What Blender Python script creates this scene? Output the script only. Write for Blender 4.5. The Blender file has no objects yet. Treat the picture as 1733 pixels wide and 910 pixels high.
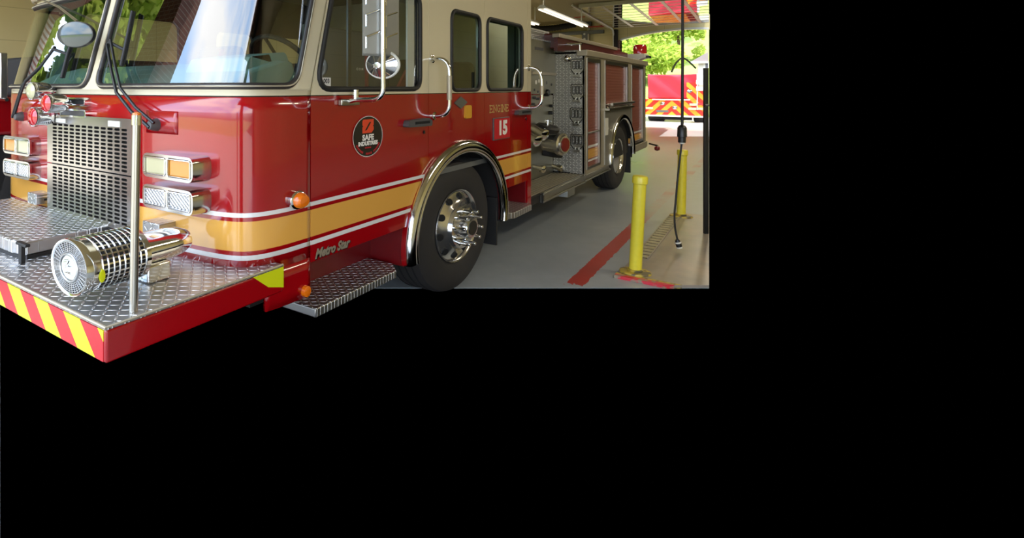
import bpy, math, random
from mathutils import Vector, Matrix
from mathutils.geometry import tessellate_polygon
R = random.Random(7)
PI = math.pi
S = bpy.context.scene
COL = S.collection
# ------------------------------------------------------------------ camera numbers (frame taken as 1733x910)
W_, H_ = 1733.0, 910.0
F, CX, CY, EYE = 950.0, 600.0, 148.0, 1.6
TH = math.atan(718.0 / F)
s_, c_ = math.sin(TH), math.cos(TH)
def ray(px, py):
    u = (px - CX) / F; v = (py - CY) / F
    return Vector((c_ * u - s_, s_ * u + c_, -v))
EYEV = Vector((0, 0, EYE))
def onX(px, py, X): d = ray(px, py); return EYEV + d * (X / d.x)
def onY(px, py, Y): d = ray(px, py); return EYEV + d * (Y / d.y)
def onZ(px, py, Z): d = ray(px, py); return EYEV + d * ((Z - EYE) / d.z)
def onD(px, py, D): return EYEV + ray(px, py) * D
XS = -1.98            # plane of the engine's side
XC = -3.364           # its centre line
YF = 1.736            # its front
KY = 1.24             # wheels read this much longer than tall
def sd(px, py, X=XS): p = onX(px, py, X); return (p.y, p.z)

cam = bpy.data.cameras.new('camera'); co = bpy.data.objects.new('camera', cam); COL.objects.link(co)
cam.sensor_fit = 'HORIZONTAL'; cam.sensor_width = 36; cam.lens = F / W_ * 36
cam.shift_x = (W_ / 2 - CX) / W_; cam.shift_y = -(H_ / 2 - CY) / W_
cam.clip_start = .05; cam.clip_end = 400
co.location = EYEV; co.rotation_euler = (PI / 2, 0, TH)
S.camera = co
S.view_settings.view_transform = 'Standard'; S.view_settings.look = 'None'
S.view_settings.gamma = 1; S.view_settings.use_curve_mapping = False
S.view_settings.exposure = 0.1
S.cycles.use_denoising = True
S.cycles.max_bounces = 8; S.cycles.transparent_max_bounces = 16
S.cycles.caustics_reflective = False; S.cycles.caustics_refractive = False
S.cycles.sample_clamp_indirect = 6

# ------------------------------------------------------------------ node helpers and materials
def srgb(r, g, b):
    f = lambda c: (c / 255 / 12.92) if c / 255 <= .04045 else ((c / 255 + .055) / 1.055) ** 2.4
    return (f(r), f(g), f(b), 1)
class NT:
    def __init__(s, name):
        s.m = bpy.data.materials.new(name); s.m.use_nodes = True
        s.nt = s.m.node_tree; s.nt.nodes.clear()
        s.out = s.n('ShaderNodeOutputMaterial')
    def n(s, t, **k):
        x = s.nt.nodes.new(t)
        for a, b in k.items(): setattr(x, a, b)
        return x
    def l(s, a, b): s.nt.links.new(a, b)
    def put(s, sock, v):
        if hasattr(v, 'links'): s.l(v, sock)
        else: sock.default_value = v
    def math(s, op, a, b=0.0, clamp=False):
        x = s.n('ShaderNodeMath', operation=op, use_clamp=clamp)
        s.put(x.inputs[0], a); s.put(x.inputs[1], b); return x.outputs[0]
    def mix(s, fac, a, b):
        x = s.n('ShaderNodeMix', data_type='RGBA'); s.put(x.inputs[0], fac)
        s.put(x.inputs[6], a); s.put(x.inputs[7], b); return x.outputs[2]
    def obj(s):
        t = s.n('ShaderNodeTexCoord'); x = s.n('ShaderNodeSeparateXYZ'); s.l(t.outputs['Object'], x.inputs[0])
        s.tc = t; return x.outputs[0], x.outputs[1], x.outputs[2]
    def noise(s, scale, detail=3, rough=.5, vec=None):
        x = s.n('ShaderNodeTexNoise'); x.inputs['Scale'].default_value = scale; x.inputs['Detail'].default_value = detail
        x.inputs['Roughness'].default_value = rough
        if vec is None:
            t = s.n('ShaderNodeTexCoord'); vec = t.outputs['Object']
        s.l(vec, x.inputs['Vector']); return x.outputs[0]
    def ramp(s, v, lo, hi):
        x = s.n('ShaderNodeMapRange'); s.put(x.inputs[0], v); x.inputs[1].default_value = lo; x.inputs[2].default_value = hi
        return x.outputs[0]
    def band(s, v, lo, hi):
        return s.math('MULTIPLY', s.math('GREATER_THAN', v, lo), s.math('LESS_THAN', v, hi))
    def bsdf(s, base, rough=.5, metal=0., coat=0., bump=None, bstr=.3, bdist=.01, spec=.5, trans=0., emit=None, es=0.):
        b = s.n('ShaderNodeBsdfPrincipled')
        s.put(b.inputs['Base Color'], base); s.put(b.inputs['Roughness'], rough); s.put(b.inputs['Metallic'], metal)
        b.inputs['Coat Weight'].default_value = coat; b.inputs['Coat Roughness'].default_value = .03
        b.inputs['Specular IOR Level'].default_value = spec; b.inputs['Transmission Weight'].default_value = trans
        if emit: b.inputs['Emission Color'].default_value = emit; b.inputs['Emission Strength'].default_value = es
        if bump is not None:
            x = s.n('ShaderNodeBump'); x.inputs['Strength'].default_value = bstr; x.inputs['Distance'].default_value = bdist
            s.l(bump, x.inputs['Height']); s.l(x.outputs[0], b.inputs['Normal'])
        s.l(b.outputs[0], s.out.inputs[0]); return b
M = {}
def plain(name, col, rough=.5, metal=0., coat=0., wear=.06, nscale=9, **k):
    t = NT(name)
    if wear:
        n = t.noise(nscale)
        dk = tuple(c * (1 - wear * 2) for c in col[:3]) + (1,)
        base = t.mix(n, dk, col)
    else: base = col
    t.bsdf(base, rough, metal, coat, **k); M[name] = t.m; return t.m
RED = srgb(158, 7, 16); CREAM = srgb(228, 216, 184); YEL = srgb(230, 170, 78); WHT = srgb(232, 230, 226)
plain('red_paint', RED, .22, 0, .6, .04)
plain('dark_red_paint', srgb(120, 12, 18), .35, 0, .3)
plain('cream_paint', CREAM, .25, 0, .5, .03)
plain('chrome', (.86, .86, .84, 1), .11, 1, wear=.02)
plain('grille_steel', (.54, .51, .47, 1), .17, .92, wear=.04)
plain('bezel_chrome', (.60, .60, .58, 1), .14, 1, wear=.02)
plain('stainless', (.48, .46, .40, 1), .28, 1, wear=.06)
plain('polished_stainless', (.74, .72, .68, 1), .17, .92, wear=.03)
plain('satin_aluminium', (.50, .44, .33, 1), .45, .55, wear=.05)
plain('white_metal', srgb(225, 222, 210), .35, 0)
plain('black_rubber', srgb(30, 29, 28), .55, 0)
plain('gasket', srgb(48, 44, 42), .4, 0)
plain('tyre_rubber', srgb(44, 41, 39), .75, 0, wear=.12, nscale=14)
plain('black_plastic', srgb(26, 26, 27), .35, 0)
plain('grey_plastic', srgb(84, 83, 84), .4, 0)
plain('void_black', (.004, .004, .004, 1), .9, 0, wear=0)
plain('underbody', srgb(30, 28, 27), .8, 0)
plain('dash_teal', srgb(138, 164, 156), .6, 0)
plain('cab_liner', srgb(104, 104, 98), .8, 0)
plain('seat_fabric', srgb(44, 46, 48), .85, 0)
plain('red_fabric', srgb(150, 40, 48), .8, 0)
plain('clear_lens', srgb(196, 192, 152), .15, 0, .8)
plain('amber_lens', srgb(214, 138, 30), .15, 0, .8)
plain('orange_lens', srgb(240, 120, 20), .2, 0, .8)
plain('red_lens', srgb(196, 28, 38), .12, 0, .9)
plain('yellow_paint', srgb(240, 222, 60), .35, 0, .2, .08, 25)
plain('hivis_yellow', srgb(216, 222, 20), .4, 0, wear=.03)
plain('bright_yellow_plastic', srgb(226, 166, 50), .35, 0)
plain('gold_leaf', srgb(226, 190, 120), .4, 0)
plain('decal_black', srgb(26, 22, 22), .3, 0, .3, wear=0)
plain('decal_white', srgb(238, 234, 226), .4, 0, wear=0)
plain('decal_orange', srgb(226, 74, 40), .4, 0, wear=0)
plain('decal_red', srgb(200, 36, 46), .35, 0, wear=0)
plain('badge_grey', srgb(110, 110, 104), .4, .3)
plain('green_dark', srgb(70, 74, 50), .6, 0)
plain('red_pipe', srgb(190, 80, 60), .5, 0)
plain('tarp_red', srgb(206, 52, 66), .5, 0, bump=None)
plain('roof_shingle', srgb(150, 136, 128), .8, 0)
plain('house_siding', srgb(222, 216, 200), .7, 0)
plain('bark', srgb(84, 66, 48), .9, 0)
plain('dark_mirror', srgb(66, 76, 72), .12, 0, .5)
plain('maroon_paint', srgb(92, 34, 32), .35, 0, .2)
plain('interior_pale', srgb(168, 168, 154), .8, 0)
plain('bolster_grey', srgb(96, 98, 95), .8, 0)
plain('brushed_panel', (.50, .48, .42, 1), .32, .7)
plain('siren_ring', (.50, .50, .50, 1), .3, .9)
plain('siren_dark', srgb(50, 50, 52), .4, .5)
plain('pump_steel', (.33, .31, .23, 1), .34, .75)
plain('mirror_steel', (.34, .34, .31, 1), .35, .45, wear=.05)
plain('drain_tan', srgb(176, 164, 124), .6)
plain('drain_shade', srgb(96, 84, 58), .8)
plain('mirror_glass', (.75, .78, .78, 1), .03, 1, wear=0)

def tread(name, axes, size=.033, col=(.84, .83, .82, 1), rough=.24, bd=.010, strength=1.):
    t = NT(name); o = t.obj(); a, b = o[axes[0]], o[axes[1]]
    p = t.math('MULTIPLY', a, 1 / (size * KY)) if axes[0] != 9 else a
    q = t.math('MULTIPLY', b, 1 / size)
    par = t.math('MODULO', t.math('ADD', t.math('ADD', t.math('FLOOR', p), t.math('FLOOR', q)), 2000.0), 2.0)
    fx = t.math('SUBTRACT', t.math('FRACT', p), .5); fy = t.math('SUBTRACT', t.math('FRACT', q), .5)
    u = t.math('ADD', fx, fy); v = t.math('SUBTRACT', fx, fy)
    sq = lambda x, k: t.math('POWER', t.math('ABSOLUTE', t.math('MULTIPLY', x, k)), 2.0)
    e1 = t.math('ADD', sq(u, 1.25), sq(v, 4.6)); e2 = t.math('ADD', sq(v, 1.25), sq(u, 4.6))
    e = t.math('ADD', t.math('MULTIPLY', e1, par), t.math('MULTIPLY', e2, t.math('SUBTRACT', 1.0, par)))
    h = t.math('SUBTRACT', 1.0, e, clamp=True)
    h2 = t.math('POWER', h, .6)
    ro = t.math('ADD', rough, t.math('MULTIPLY', t.noise(6), .16))
    t.bsdf(t.mix(h2, tuple(c * .62 for c in col[:3]) + (1,), tuple(min(1, c * 1.3) for c in col[:3]) + (1,)), ro, .9, 0., bump=h2, bstr=strength, bdist=bd); M[name] = t.m
tread('tread_plate_flat', (0, 1)); tread('tread_plate_front', (0, 2)); tread('tread_plate_side', (1, 2))
tread('tread_plate_panel', (0, 2), .034, (.56, .54, .48, 1), .40, .003, .5)
tread('tread_plate_step', (0, 1), .03, (.66, .64, .60, 1), .26)

# livery: bands at fixed heights on the paintwork
Z_BORDER = 1.5594
def livery(name, cream=True):
    t = NT(name); x, y, z = t.obj()
    col = RED
    col = t.mix(t.band(z, .971, .9925), col, WHT)
    col = t.mix(t.band(z, .8077, .951), col, YEL)
    col = t.mix(t.band(z, .7637, .787), col, WHT)
    if cream:
        col = t.mix(t.math('GREATER_THAN', z, Z_BORDER - .006), col, srgb(24, 20, 20))
        col = t.mix(t.math('GREATER_THAN', z, Z_BORDER), col, CREAM)
    n = t.noise(1.1, 2)
    t.bsdf(col, .16, 0, .8, bump=n, bstr=.06, bdist=.05, spec=.5); M[name] = t.m
livery('livery_paint')
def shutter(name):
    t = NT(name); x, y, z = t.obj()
    col = srgb(150, 88, 72)  # red paint browned to stand in for tan reflections on the slats
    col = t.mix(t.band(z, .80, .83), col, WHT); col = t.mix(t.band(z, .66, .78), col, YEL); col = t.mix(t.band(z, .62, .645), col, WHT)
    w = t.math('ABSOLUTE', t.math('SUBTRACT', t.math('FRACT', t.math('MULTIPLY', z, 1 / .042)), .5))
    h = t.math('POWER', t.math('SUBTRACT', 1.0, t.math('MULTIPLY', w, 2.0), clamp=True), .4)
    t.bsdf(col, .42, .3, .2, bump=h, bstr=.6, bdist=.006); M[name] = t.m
shutter('shutter_paint_reflection')
def led(name):
    t = NT(name); x, y, z = t.obj()
    a = t.math('SINE', t.math('MULTIPLY', x, 220.)); b = t.math('SINE', t.math('MULTIPLY', z, 300.))
    t.bsdf((.85, .85, .85, 1), .12, .6, .6, bump=t.math('MULTIPLY', a, b), bstr=.8, bdist=.006); M[name] = t.m
led('led_lens')
def glass(name, tint, lo=.04):
    t = NT(name)
    tr = t.n('ShaderNodeBsdfTransparent'); tr.inputs[0].default_value = tint
    gl = t.n('ShaderNodeBsdfGlossy'); gl.inputs['Roughness'].default_value = .004; gl.inputs[0].default_value = (1, 1, 1, 1)
    fr = t.n('ShaderNodeFresnel'); fr.inputs[0].default_value = 1.75
    ge = t.n('ShaderNodeNewGeometry'); f2 = t.math('MULTIPLY', fr.outputs[0], 1.7, clamp=True)
    m = t.n('ShaderNodeMixShader'); t.l(t.math('MULTIPLY', f2, t.math('SUBTRACT', 1.0, ge.outputs['Backfacing'])), m.inputs[0])
    t.l(tr.outputs[0], m.inputs[1]); t.l(gl.outputs[0], m.inputs[2]); t.l(m.outputs[0], t.out.inputs[0]); M[name] = t.m
glass('windscreen_glass', (.60, .72, .68, 1)); glass('side_glass', (.66, .72, .68, 1)); glass('clear_glass', (.95, .97, .96, 1))
def leaf(name, a, b):
    t = NT(name); g = t.n('ShaderNodeNewGeometry')
    col = t.mix(g.outputs['Random Per Island'], a, b)
    d = t.n('ShaderNodeBsdfDiffuse'); tl = t.n('ShaderNodeBsdfTranslucent'); t.l(col, d.inputs[0]); t.l(col, tl.inputs[0])
    m = t.n('ShaderNodeMixShader'); m.inputs[0].default_value = .5
    t.l(d.outputs[0], m.inputs[1]); t.l(tl.outputs[0], m.inputs[2]); t.l(m.outputs[0], t.out.inputs[0]); M[name] = t.m
leaf('leaf_bright', srgb(150, 178, 66), srgb(206, 216, 110)); leaf('leaf_mid', srgb(96, 140, 66), srgb(150, 186, 100))
leaf('leaf_deep', srgb(70, 112, 40), srgb(150, 178, 70))
def chevron(name, xc, w, k, a, b):
    t = NT(name); x, y, z = t.obj()
    v = t.math('ADD', t.math('ABSOLUTE', t.math('SUBTRACT', x, xc)), t.math('MULTIPLY', z, k))
    f = t.math('GREATER_THAN', t.math('FRACT', t.math('MULTIPLY', v, 1 / w)), .5)
    t.bsdf(t.mix(f, a, b), .4); M[name] = t.m
def emit(name, col, st):
    t = NT(name); e = t.n('ShaderNodeEmission'); e.inputs[0].default_value = col; e.inputs[1].default_value = st
    t.l(e.outputs[0], t.out.inputs[0]); M[name] = t.m
emit('lamp_tube', (1, .92, .76, 1), 1.8)
def brick():
    t = NT('brick'); b = t.n('ShaderNodeTexBrick'); tc = t.n('ShaderNodeTexCoord')
    mp = t.n('ShaderNodeMapping'); mp.inputs['Rotation'].default_value = (PI / 2, 0, 0); t.l(tc.outputs['Object'], mp.inputs[0]); t.l(mp.outputs[0], b.inputs[0])
    b.inputs['Scale'].default_value = 4.5; b.inputs['Color1'].default_value = srgb(140, 92, 76); b.inputs['Color2'].default_value = srgb(120, 78, 66); b.inputs['Mortar'].default_value = srgb(170, 160, 150)
    t.bsdf(b.outputs[0], .8); M['brick'] = t.m
brick()
def painted_wall(name, col, col2):
    t = NT(name); x, y, z = t.obj()
    c = t.mix(t.ramp(t.noise(.7, 4), .3, .7), col, col2)
    jz = t.math('LESS_THAN', t.math('FRACT', t.math('MULTIPLY', z, 1 / .62)), .02)
    jx = t.math('LESS_THAN', t.math('FRACT', t.math('MULTIPLY', t.math('ADD', x, y), 1 / 1.3)), .01)
    c = t.mix(t.math('MULTIPLY', t.math('MAXIMUM', jz, jx), .4), c, srgb(130, 112, 70))
    t.bsdf(c, .6); M[name] = t.m
painted_wall('side_wall_paint', srgb(196, 194, 186), srgb(206, 204, 196))
painted_wall('wall_paint', srgb(214, 196, 138), srgb(224, 208, 154))
plain('ceiling_paint', srgb(168, 152, 112), .8, 0)
def floor_mat():
    t = NT('floor_epoxy'); x, y, z = t.obj()
    n1 = t.noise(.55, 5, .6); n2 = t.noise(7, 4)
    col = t.mix(t.ramp(n1, .35, .7), srgb(148, 156, 161), srgb(172, 177, 178))
    col = t.mix(t.math('MULTIPLY', n2, .3), col, srgb(98, 102, 104))
    # worn red lane line, fading out further in
    edge = t.math('MULTIPLY', t.math('SUBTRACT', t.noise(14, 3), .5), .035)
    xx = t.math('ADD', x, edge)
    line = t.math('MULTIPLY', t.band(xx, -1.392, -1.258), t.math('GREATER_THAN', t.math('ADD', y, t.math('MULTIPLY', edge, 6.)), 4.72))
    wear = t.math('MULTIPLY', t.ramp(y, 8.3, 6.9), 1.0)
    keep = t.math('MAXIMUM', wear, t.math('MULTIPLY', t.ramp(t.noise(1.6, 4), .42, .62), .5))
    col = t.mix(t.math('MULTIPLY', line, keep), col, srgb(168, 50, 42))
    out = t.math('GREATER_THAN', y, 24.3)
    col = t.mix(out, col, srgb(196, 190, 180))
    ro = t.math('ADD', .2, t.math('MULTIPLY', n1, .22))
    t.bsdf(col, ro, 0, 0, bump=t.noise(3, 3), bstr=.08, bdist=.02); M['floor_epoxy'] = t.m
    t = NT('slab_concrete'); n1 = t.noise(1.2, 5, .65)
    t.bsdf(t.mix(t.ramp(n1, .35, .68), srgb(122, 118, 110), srgb(168, 152, 132)), t.math('ADD', .22, t.math('MULTIPLY', n1, .2))); M['slab_concrete'] = t.m
    t = NT('apron_concrete'); t.bsdf(t.mix(t.noise(.8, 5), srgb(180, 172, 158), srgb(205, 198, 186)), .8); M['apron_concrete'] = t.m
    t = NT('worn_red'); t.bsdf(t.mix(t.ramp(t.noise(16, 4), .52, .6), srgb(206, 44, 58), srgb(150, 134, 110)), .5); M['worn_red'] = t.m
    t = NT('worn_yellow'); t.bsdf(t.mix(t.ramp(t.noise(16, 4), .48, .58), srgb(190, 164, 60), srgb(96, 86, 60)), .5); M['worn_yellow'] = t.m
    t = NT('hill_grass'); t.bsdf(t.mix(t.noise(.5, 5), srgb(128, 160, 74), srgb(196, 200, 110)), .9); M['hill_grass'] = t.m
floor_mat()

# ------------------------------------------------------------------ mesh builder
class MB:
    def __init__(s): s.v = []; s.f = []; s.m = []; s.mi = 0
    def add(s, vs, fs):
        k = len(s.v); s.v += [Vector(v) for v in vs]
        for f in fs: s.f.append([i + k for i in f]); s.m.append(s.mi)
        return s
    def box(s, x0, x1, y0, y1, z0, z1):
        x0, x1 = sorted((x0, x1)); y0, y1 = sorted((y0, y1)); z0, z1 = sorted((z0, z1))
        v = [(x, y, z) for x in (x0, x1) for y in (y0, y1) for z in (z0, z1)]
        return s.add(v, [(0, 1, 3, 2), (4, 6, 7, 5), (0, 4, 5, 1), (2, 3, 7, 6), (0, 2, 6, 4), (1, 5, 7, 3)])
    def tube(s, path, r, n=10, caps=True, closed=False, flat=1.0):
        path = [Vector(p) for p in path]; N = len(path); rs = r if isinstance(r, (list, tuple)) else [r] * N
        rings = []; prev = None
        for i, p in enumerate(path):
            if closed: t = path[(i + 1) % N] - path[i - 1]
            else: t = path[min(i + 1, N - 1)] - path[max(i - 1, 0)]
            t.normalize()
            if prev is None:
                a = Vector((0, 0, 1)) if abs(t.z) < .9 else Vector((1, 0, 0))
                nn = (a - t * a.dot(t)).normalized()
            else:
                nn = prev - t * prev.dot(t)
                nn = nn.normalized() if nn.length > 1e-6 else t.orthogonal().normalized()
            prev = nn; b = t.cross(nn)
            rings.append([p + (nn * math.cos(2 * PI * j / n) * flat + b * math.sin(2 * PI * j / n)) * rs[i] for j in range(n)])
        fs = []
        M_ = N if closed else N - 1
        for i in range(M_):
            i2 = (i + 1) % N
            for j in range(n):
                j2 = (j + 1) % n
                fs.append((i * n + j, i * n + j2, i2 * n + j2, i2 * n + j))
        if caps and not closed:
            fs.append(tuple(range(n))[::-1]); fs.append(tuple((N - 1) * n + j for j in range(n)))
        return s.add([v for r_ in rings for v in r_], fs)
    def lathe(s, prof, o, axis, n=32, ku=1., kv=1., up=(0, 0, 1)):
        """prof: (along axis, radius); ku widens across, kv along 'up'"""
        o = Vector(o); ax = Vector(axis).normalized(); upv = Vector(up); upv = (upv - ax * upv.dot(ax)).normalized(); sv = ax.cross(upv)
        vs = []; fs = []
        for a, r in prof:
            for j in range(n):
                t = 2 * PI * j / n
                vs.append(o + ax * a + sv * math.cos(t) * r * ku + upv * math.sin(t) * r * kv)
        for i in range(len(prof) - 1):
            for j in range(n):
                j2 = (j + 1) % n; fs.append((i * n + j, i * n + j2, (i + 1) * n + j2, (i + 1) * n + j))
        if prof[0][1] > 1e-5: fs.append(tuple(range(n))[::-1])
        if prof[-1][1] > 1e-5: fs.append(tuple((len(prof) - 1) * n + j for j in range(n)))
        return s.add(vs, fs)
    def prism(s, outer, holes, f0, f1):
        loops = [outer] + list(holes)
        tri = tessellate_polygon([[Vector((p[0], p[1], 0)) for p in l] for l in loops])
        pts = [p for l in loops for p in l]; N = len(pts)
        vs = [f1(*p) for p in pts] + [f0(*p) for p in pts]
        fs = [tuple(t) for t in tri] + [tuple(i + N for i in t)[::-1] for t in tri]
        k = 0
        for l in loops:
            for i in range(len(l)):
                j = (i + 1) % len(l); fs.append((k + i, k + j, N + k + j, N + k + i))
            k += len(l)
        return s.add(vs, fs)
    def grid(s, P, nu, nv, keep=None):
        k = len(s.v); idx = {}
        for i in range(nu + 1):
            for j in range(nv + 1): s.v.append(Vector(P(i / nu, j / nv)))
        for i in range(nu):
            for j in range(nv):
                if keep and not keep((i + .5) / nu, (j + .5) / nv): continue
                a = k + i * (nv + 1) + j
                s.f.append([a, a + nv + 1, a + nv + 2, a + 1]); s.m.append(s.mi)
        return s
    def build(s, name, mats, parent=None, smooth=30, bevel=0, solid=0, **tags):
        me = bpy.data.meshes.new(name)
        org = Vector(parent['org']) if parent is not None else Vector(tags.pop('org', (0, 0, 0)))
        me.from_pydata([tuple(v - org) for v in s.v], [], s.f)
        mats = mats if isinstance(mats, (list, tuple)) else [mats]
        for m in mats: me.materials.append(M[m])
        me.polygons.foreach_set('material_index', s.m)
        me.validate(); 
        import bmesh
        bm = bmesh.new(); bm.from_mesh(me)
        if not solid: bmesh.ops.remove_doubles(bm, verts=bm.verts, dist=1e-6); bmesh.ops.recalc_face_normals(bm, faces=bm.faces)
        bm.to_mesh(me); bm.free()
        if smooth:
            me.polygons.foreach_set('use_smooth', [True] * len(me.polygons)); me.set_sharp_from_angle(angle=math.radians(smooth))
        o = bpy.data.objects.new(name, me); COL.objects.link(o)
        if parent is not None: o.parent = parent; o['org'] = tuple(org)
        else: o.location = org; o['org'] = tuple(org)
        if solid:
            m = o.modifiers.new('thickness', 'SOLIDIFY'); m.thickness = solid; m.offset = -1; m.material_offset = len(mats) - 1; m.material_offset_rim = 0
        if bevel:
            m = o.modifiers.new('bevel', 'BEVEL'); m.width = bevel; m.segments = 3; m.limit_method = 'ANGLE'; m.angle_limit = math.radians(40)
        for k, v in tags.items(): o[k] = v
        return o
def thing(name, label, cat, org, group=None):
    o = bpy.data.objects.new(name, None); COL.objects.link(o); o.location = org; o['org'] = tuple(org); o['label'] = label; o['category'] = cat
    o.empty_display_size = .1
    if group: o['group'] = group
    return o
def rpoly(pts, r, n=6):
    out = []; N = len(pts)
    for i in range(N):
        p = Vector(pts[i]).to_2d(); a = Vector(pts[i - 1]).to_2d(); b = Vector(pts[(i + 1) % N]).to_2d()
        rr = r[i] if isinstance(r, (list, tuple)) else r
        if rr <= 0: out.append(tuple(p)); continue
        u = (a - p).normalized(); w = (b - p).normalized(); ang = u.angle(w); t = min(rr / math.tan(ang / 2), .48 * (a - p).length, .48 * (b - p).length)
        A = p + u * t; B = p + w * t
        for k in range(n + 1):
            q = k / n; out.append(tuple(A * (1 - q) ** 2 + p * 2 * q * (1 - q) + B * q * q))
    return out
def rect(a0, a1, b0, b1): return [(a0, b0), (a1, b0), (a1, b1), (a0, b1)]
def arc(p0, p1, p2, n=8):
    p0, p1, p2 = Vector(p0), Vector(p1), Vector(p2)
    return [p0 * (1 - t) ** 2 + p1 * 2 * t * (1 - t) + p2 * t * t for t in [i / n for i in range(n + 1)]]
def smooth_path(pts, n=8):
    pts = [Vector(p) for p in pts]; P = [pts[0] * 2 - pts[1]] + pts + [pts[-1] * 2 - pts[-2]]; out = []
    for i in range(1, len(P) - 2):
        for k in range(n):
            t = k / n; a, b, c, d = P[i - 1], P[i], P[i + 1], P[i + 2]
            out.append(.5 * ((2 * b) + (c - a) * t + (2 * a - 5 * b + 4 * c - d) * t * t + (3 * b - a - 3 * c + d) * t ** 3))
    out.append(pts[-1]); return out
def text_into(mb, body, size, fn, shear=0., off=0., sx=1., spacing=1., align='CENTER', depth=.002):
    cu = bpy.data.curves.new('t', 'FONT'); cu.body = body; cu.size = size; cu.shear = shear; cu.offset = off; cu.space_character = spacing
    cu.align_x = align; cu.align_y = 'CENTER'; cu.resolution_u = 3
    o = bpy.data.objects.new('t', cu); COL.objects.link(o)
    dg = bpy.context.evaluated_depsgraph_get(); me = bpy.data.meshes.new_from_object(o.evaluated_get(dg))
    mb.add([fn(v.co.x * sx, v.co.y, depth) for v in me.vertices], [tuple(p.vertices) for p in me.polygons])
    bpy.data.objects.remove(o); bpy.data.curves.remove(cu); bpy.data.meshes.remove(me)
def strokes(mb, glyph_segs, fn, w):
    pass
# ================================================================== THE FIRE ENGINE
ENG = thing('fire_engine', 'large red and cream fire engine with chrome front siren, parked in the bay', 'fire engine', (XC, 4.0, 0))
# ---- plan outline of the cab nose (distance from the centre line, Y)
_half = [(0, 1.736), (.30, 1.737), (.736, 1.750), (1.05, 1.772), (1.245, 1.808), (1.335, 1.878), (1.374, 2.02), (1.384, 2.23)]
_pts = [Vector((-h, y, 0)) for h, y in _half[:0:-1]] + [Vector((h, y, 0)) for h, y in _half]
_out = smooth_path(_pts, 14)
_al = [0.0]
for i in range(1, len(_out)): _al.append(_al[-1] + (_out[i] - _out[i - 1]).length)
AM = _al[-1] / 2; _al = [a - AM for a in _al]
LEAN = .27
def lean(z): return max(0.0, z - Z_BORDER) * LEAN
def nose2(a):
    a = max(-AM, min(AM, a))
    lo, hi = 0, len(_al) - 1
    while hi - lo > 1:
        m = (lo + hi) // 2
        if _al[m] <= a: lo = m
        else: hi = m
    t = (a - _al[lo]) / (_al[hi] - _al[lo]); p = _out[lo].lerp(_out[hi], t)
    q = (_out[hi] - _out[lo]).normalized()
    return p, Vector((q.y, -q.x, 0))
def NS(a, z, off=0.0):
    p, n = nose2(a); p = p + n * off
    return Vector((XC + p.x, p.y + lean(z), z))
def nose_px(px, py, lo=-1.9, hi=1.9):
    best = None
    k = 0
    n = 900
    for i in range(n + 1):
        a = lo + (hi - lo) * i / n; z = 1.5
        if abs(a) > AM: continue
        p, nn = nose2(a); X = XC + p.x
        for _ in range(4):
            Y = p.y + lean(z); d = c_ * Y - s_ * X; z = EYE - (py - CY) / F * d
        r = s_ * Y + c_ * X; d = c_ * Y - s_ * X
        vis = nn.x * (0 - X) + nn.y * (0 - Y)
        if vis < 0: continue
        e = abs(CX + F * r / d - px)
        if best is None or e < best[0]: best = (e, a, z)
    return best[1], best[2]

# lower nose panel, side skirts and the upper surround of the windscreen
ZB, ZT = .70, 1.585
mb = MB(); mb.grid(lambda u, v: NS(-AM + 2 * AM * u, ZB + (ZT - ZB) * v), 110, 8)
front_panel = mb.build('front_panel', 'livery_paint', ENG, 60, solid=.02)
aS = AM - .30
for sg in (1, -1):
    mb = MB(); mb.grid(lambda u, v: NS(sg * (aS + (AM - aS) * u) if sg > 0 else -AM + (AM - aS) * u, .50 + (ZB - .50) * v), 12, 3)
    mb.build('corner_skirt', 'livery_paint', ENG, 60, solid=.02)
# windscreen openings in (a,z)
aR0, zR0 = nose_px(160, 150); aR1, _ = nose_px(501, 140); aL1, _ = nose_px(149, 152)
WR = rpoly([(aR0 + .02, 1.607), (aR1, 1.607), (aR1, 2.215), (aR0 + .02, 2.215)], .085)
WL = rpoly([(-aR1 - .0, 1.607), (aL1 - .02, 1.607), (aL1 - .02, 2.215), (-aR1, 2.215)], .085)
def inside(poly, x, y):
    c = False; j = len(poly) - 1
    for i in range(len(poly)):
        if (poly[i][1] > y) != (poly[j][1] > y) and x < (poly[j][0] - poly[i][0]) * (y - poly[i][1]) / (poly[j][1] - poly[i][1]) + poly[i][0]: c = not c
        j = i
    return c
mb = MB(); Z1 = 2.75
def P(u, v): return NS(-AM + 2 * AM * u, ZT + (Z1 - ZT) * v)
def keep(u, v):
    a = -AM + 2 * AM * u; z = ZT + (Z1 - ZT) * v
    return not (inside(WR, a, z) or inside(WL, a, z))
mb.grid(P, 260, 90, keep)
mb.build('windscreen_surround', ['cream_paint', 'dash_teal'], ENG, 60, solid=.02)
for W in (WL, WR):
    a0, a1 = min(p[0] for p in W), max(p[0] for p in W); z0, z1 = min(p[1] for p in W), max(p[1] for p in W)
    mb = MB(); mb.grid(lambda u, v: NS(a0 + (a1 - a0) * u, z0 + (z1 - z0) * v, -.004), 90, 10)
    ws = mb.build('windscreen', 'windscreen_glass', ENG, 80)
    path = []
    for i in range(len(W)):
        p, q = W[i], W[(i + 1) % len(W)]; L = math.hypot(q[0] - p[0], q[1] - p[1]); n = max(1, int(L / .03))
        for k in range(n): path.append((p[0] + (q[0] - p[0]) * k / n, p[1] + (q[1] - p[1]) * k / n))
    mb = MB(); mb.tube([NS(a, z, .004) for a, z in path], .0175, 8, closed=True)
    mb.build('gasket', 'gasket', ws, 60)
    mb = MB(); mb.tube([NS(a, z, .021) for a, z in path], .0045, 6, closed=True)
    mb.build('gasket_insert', 'satin_aluminium', ws, 60)
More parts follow.
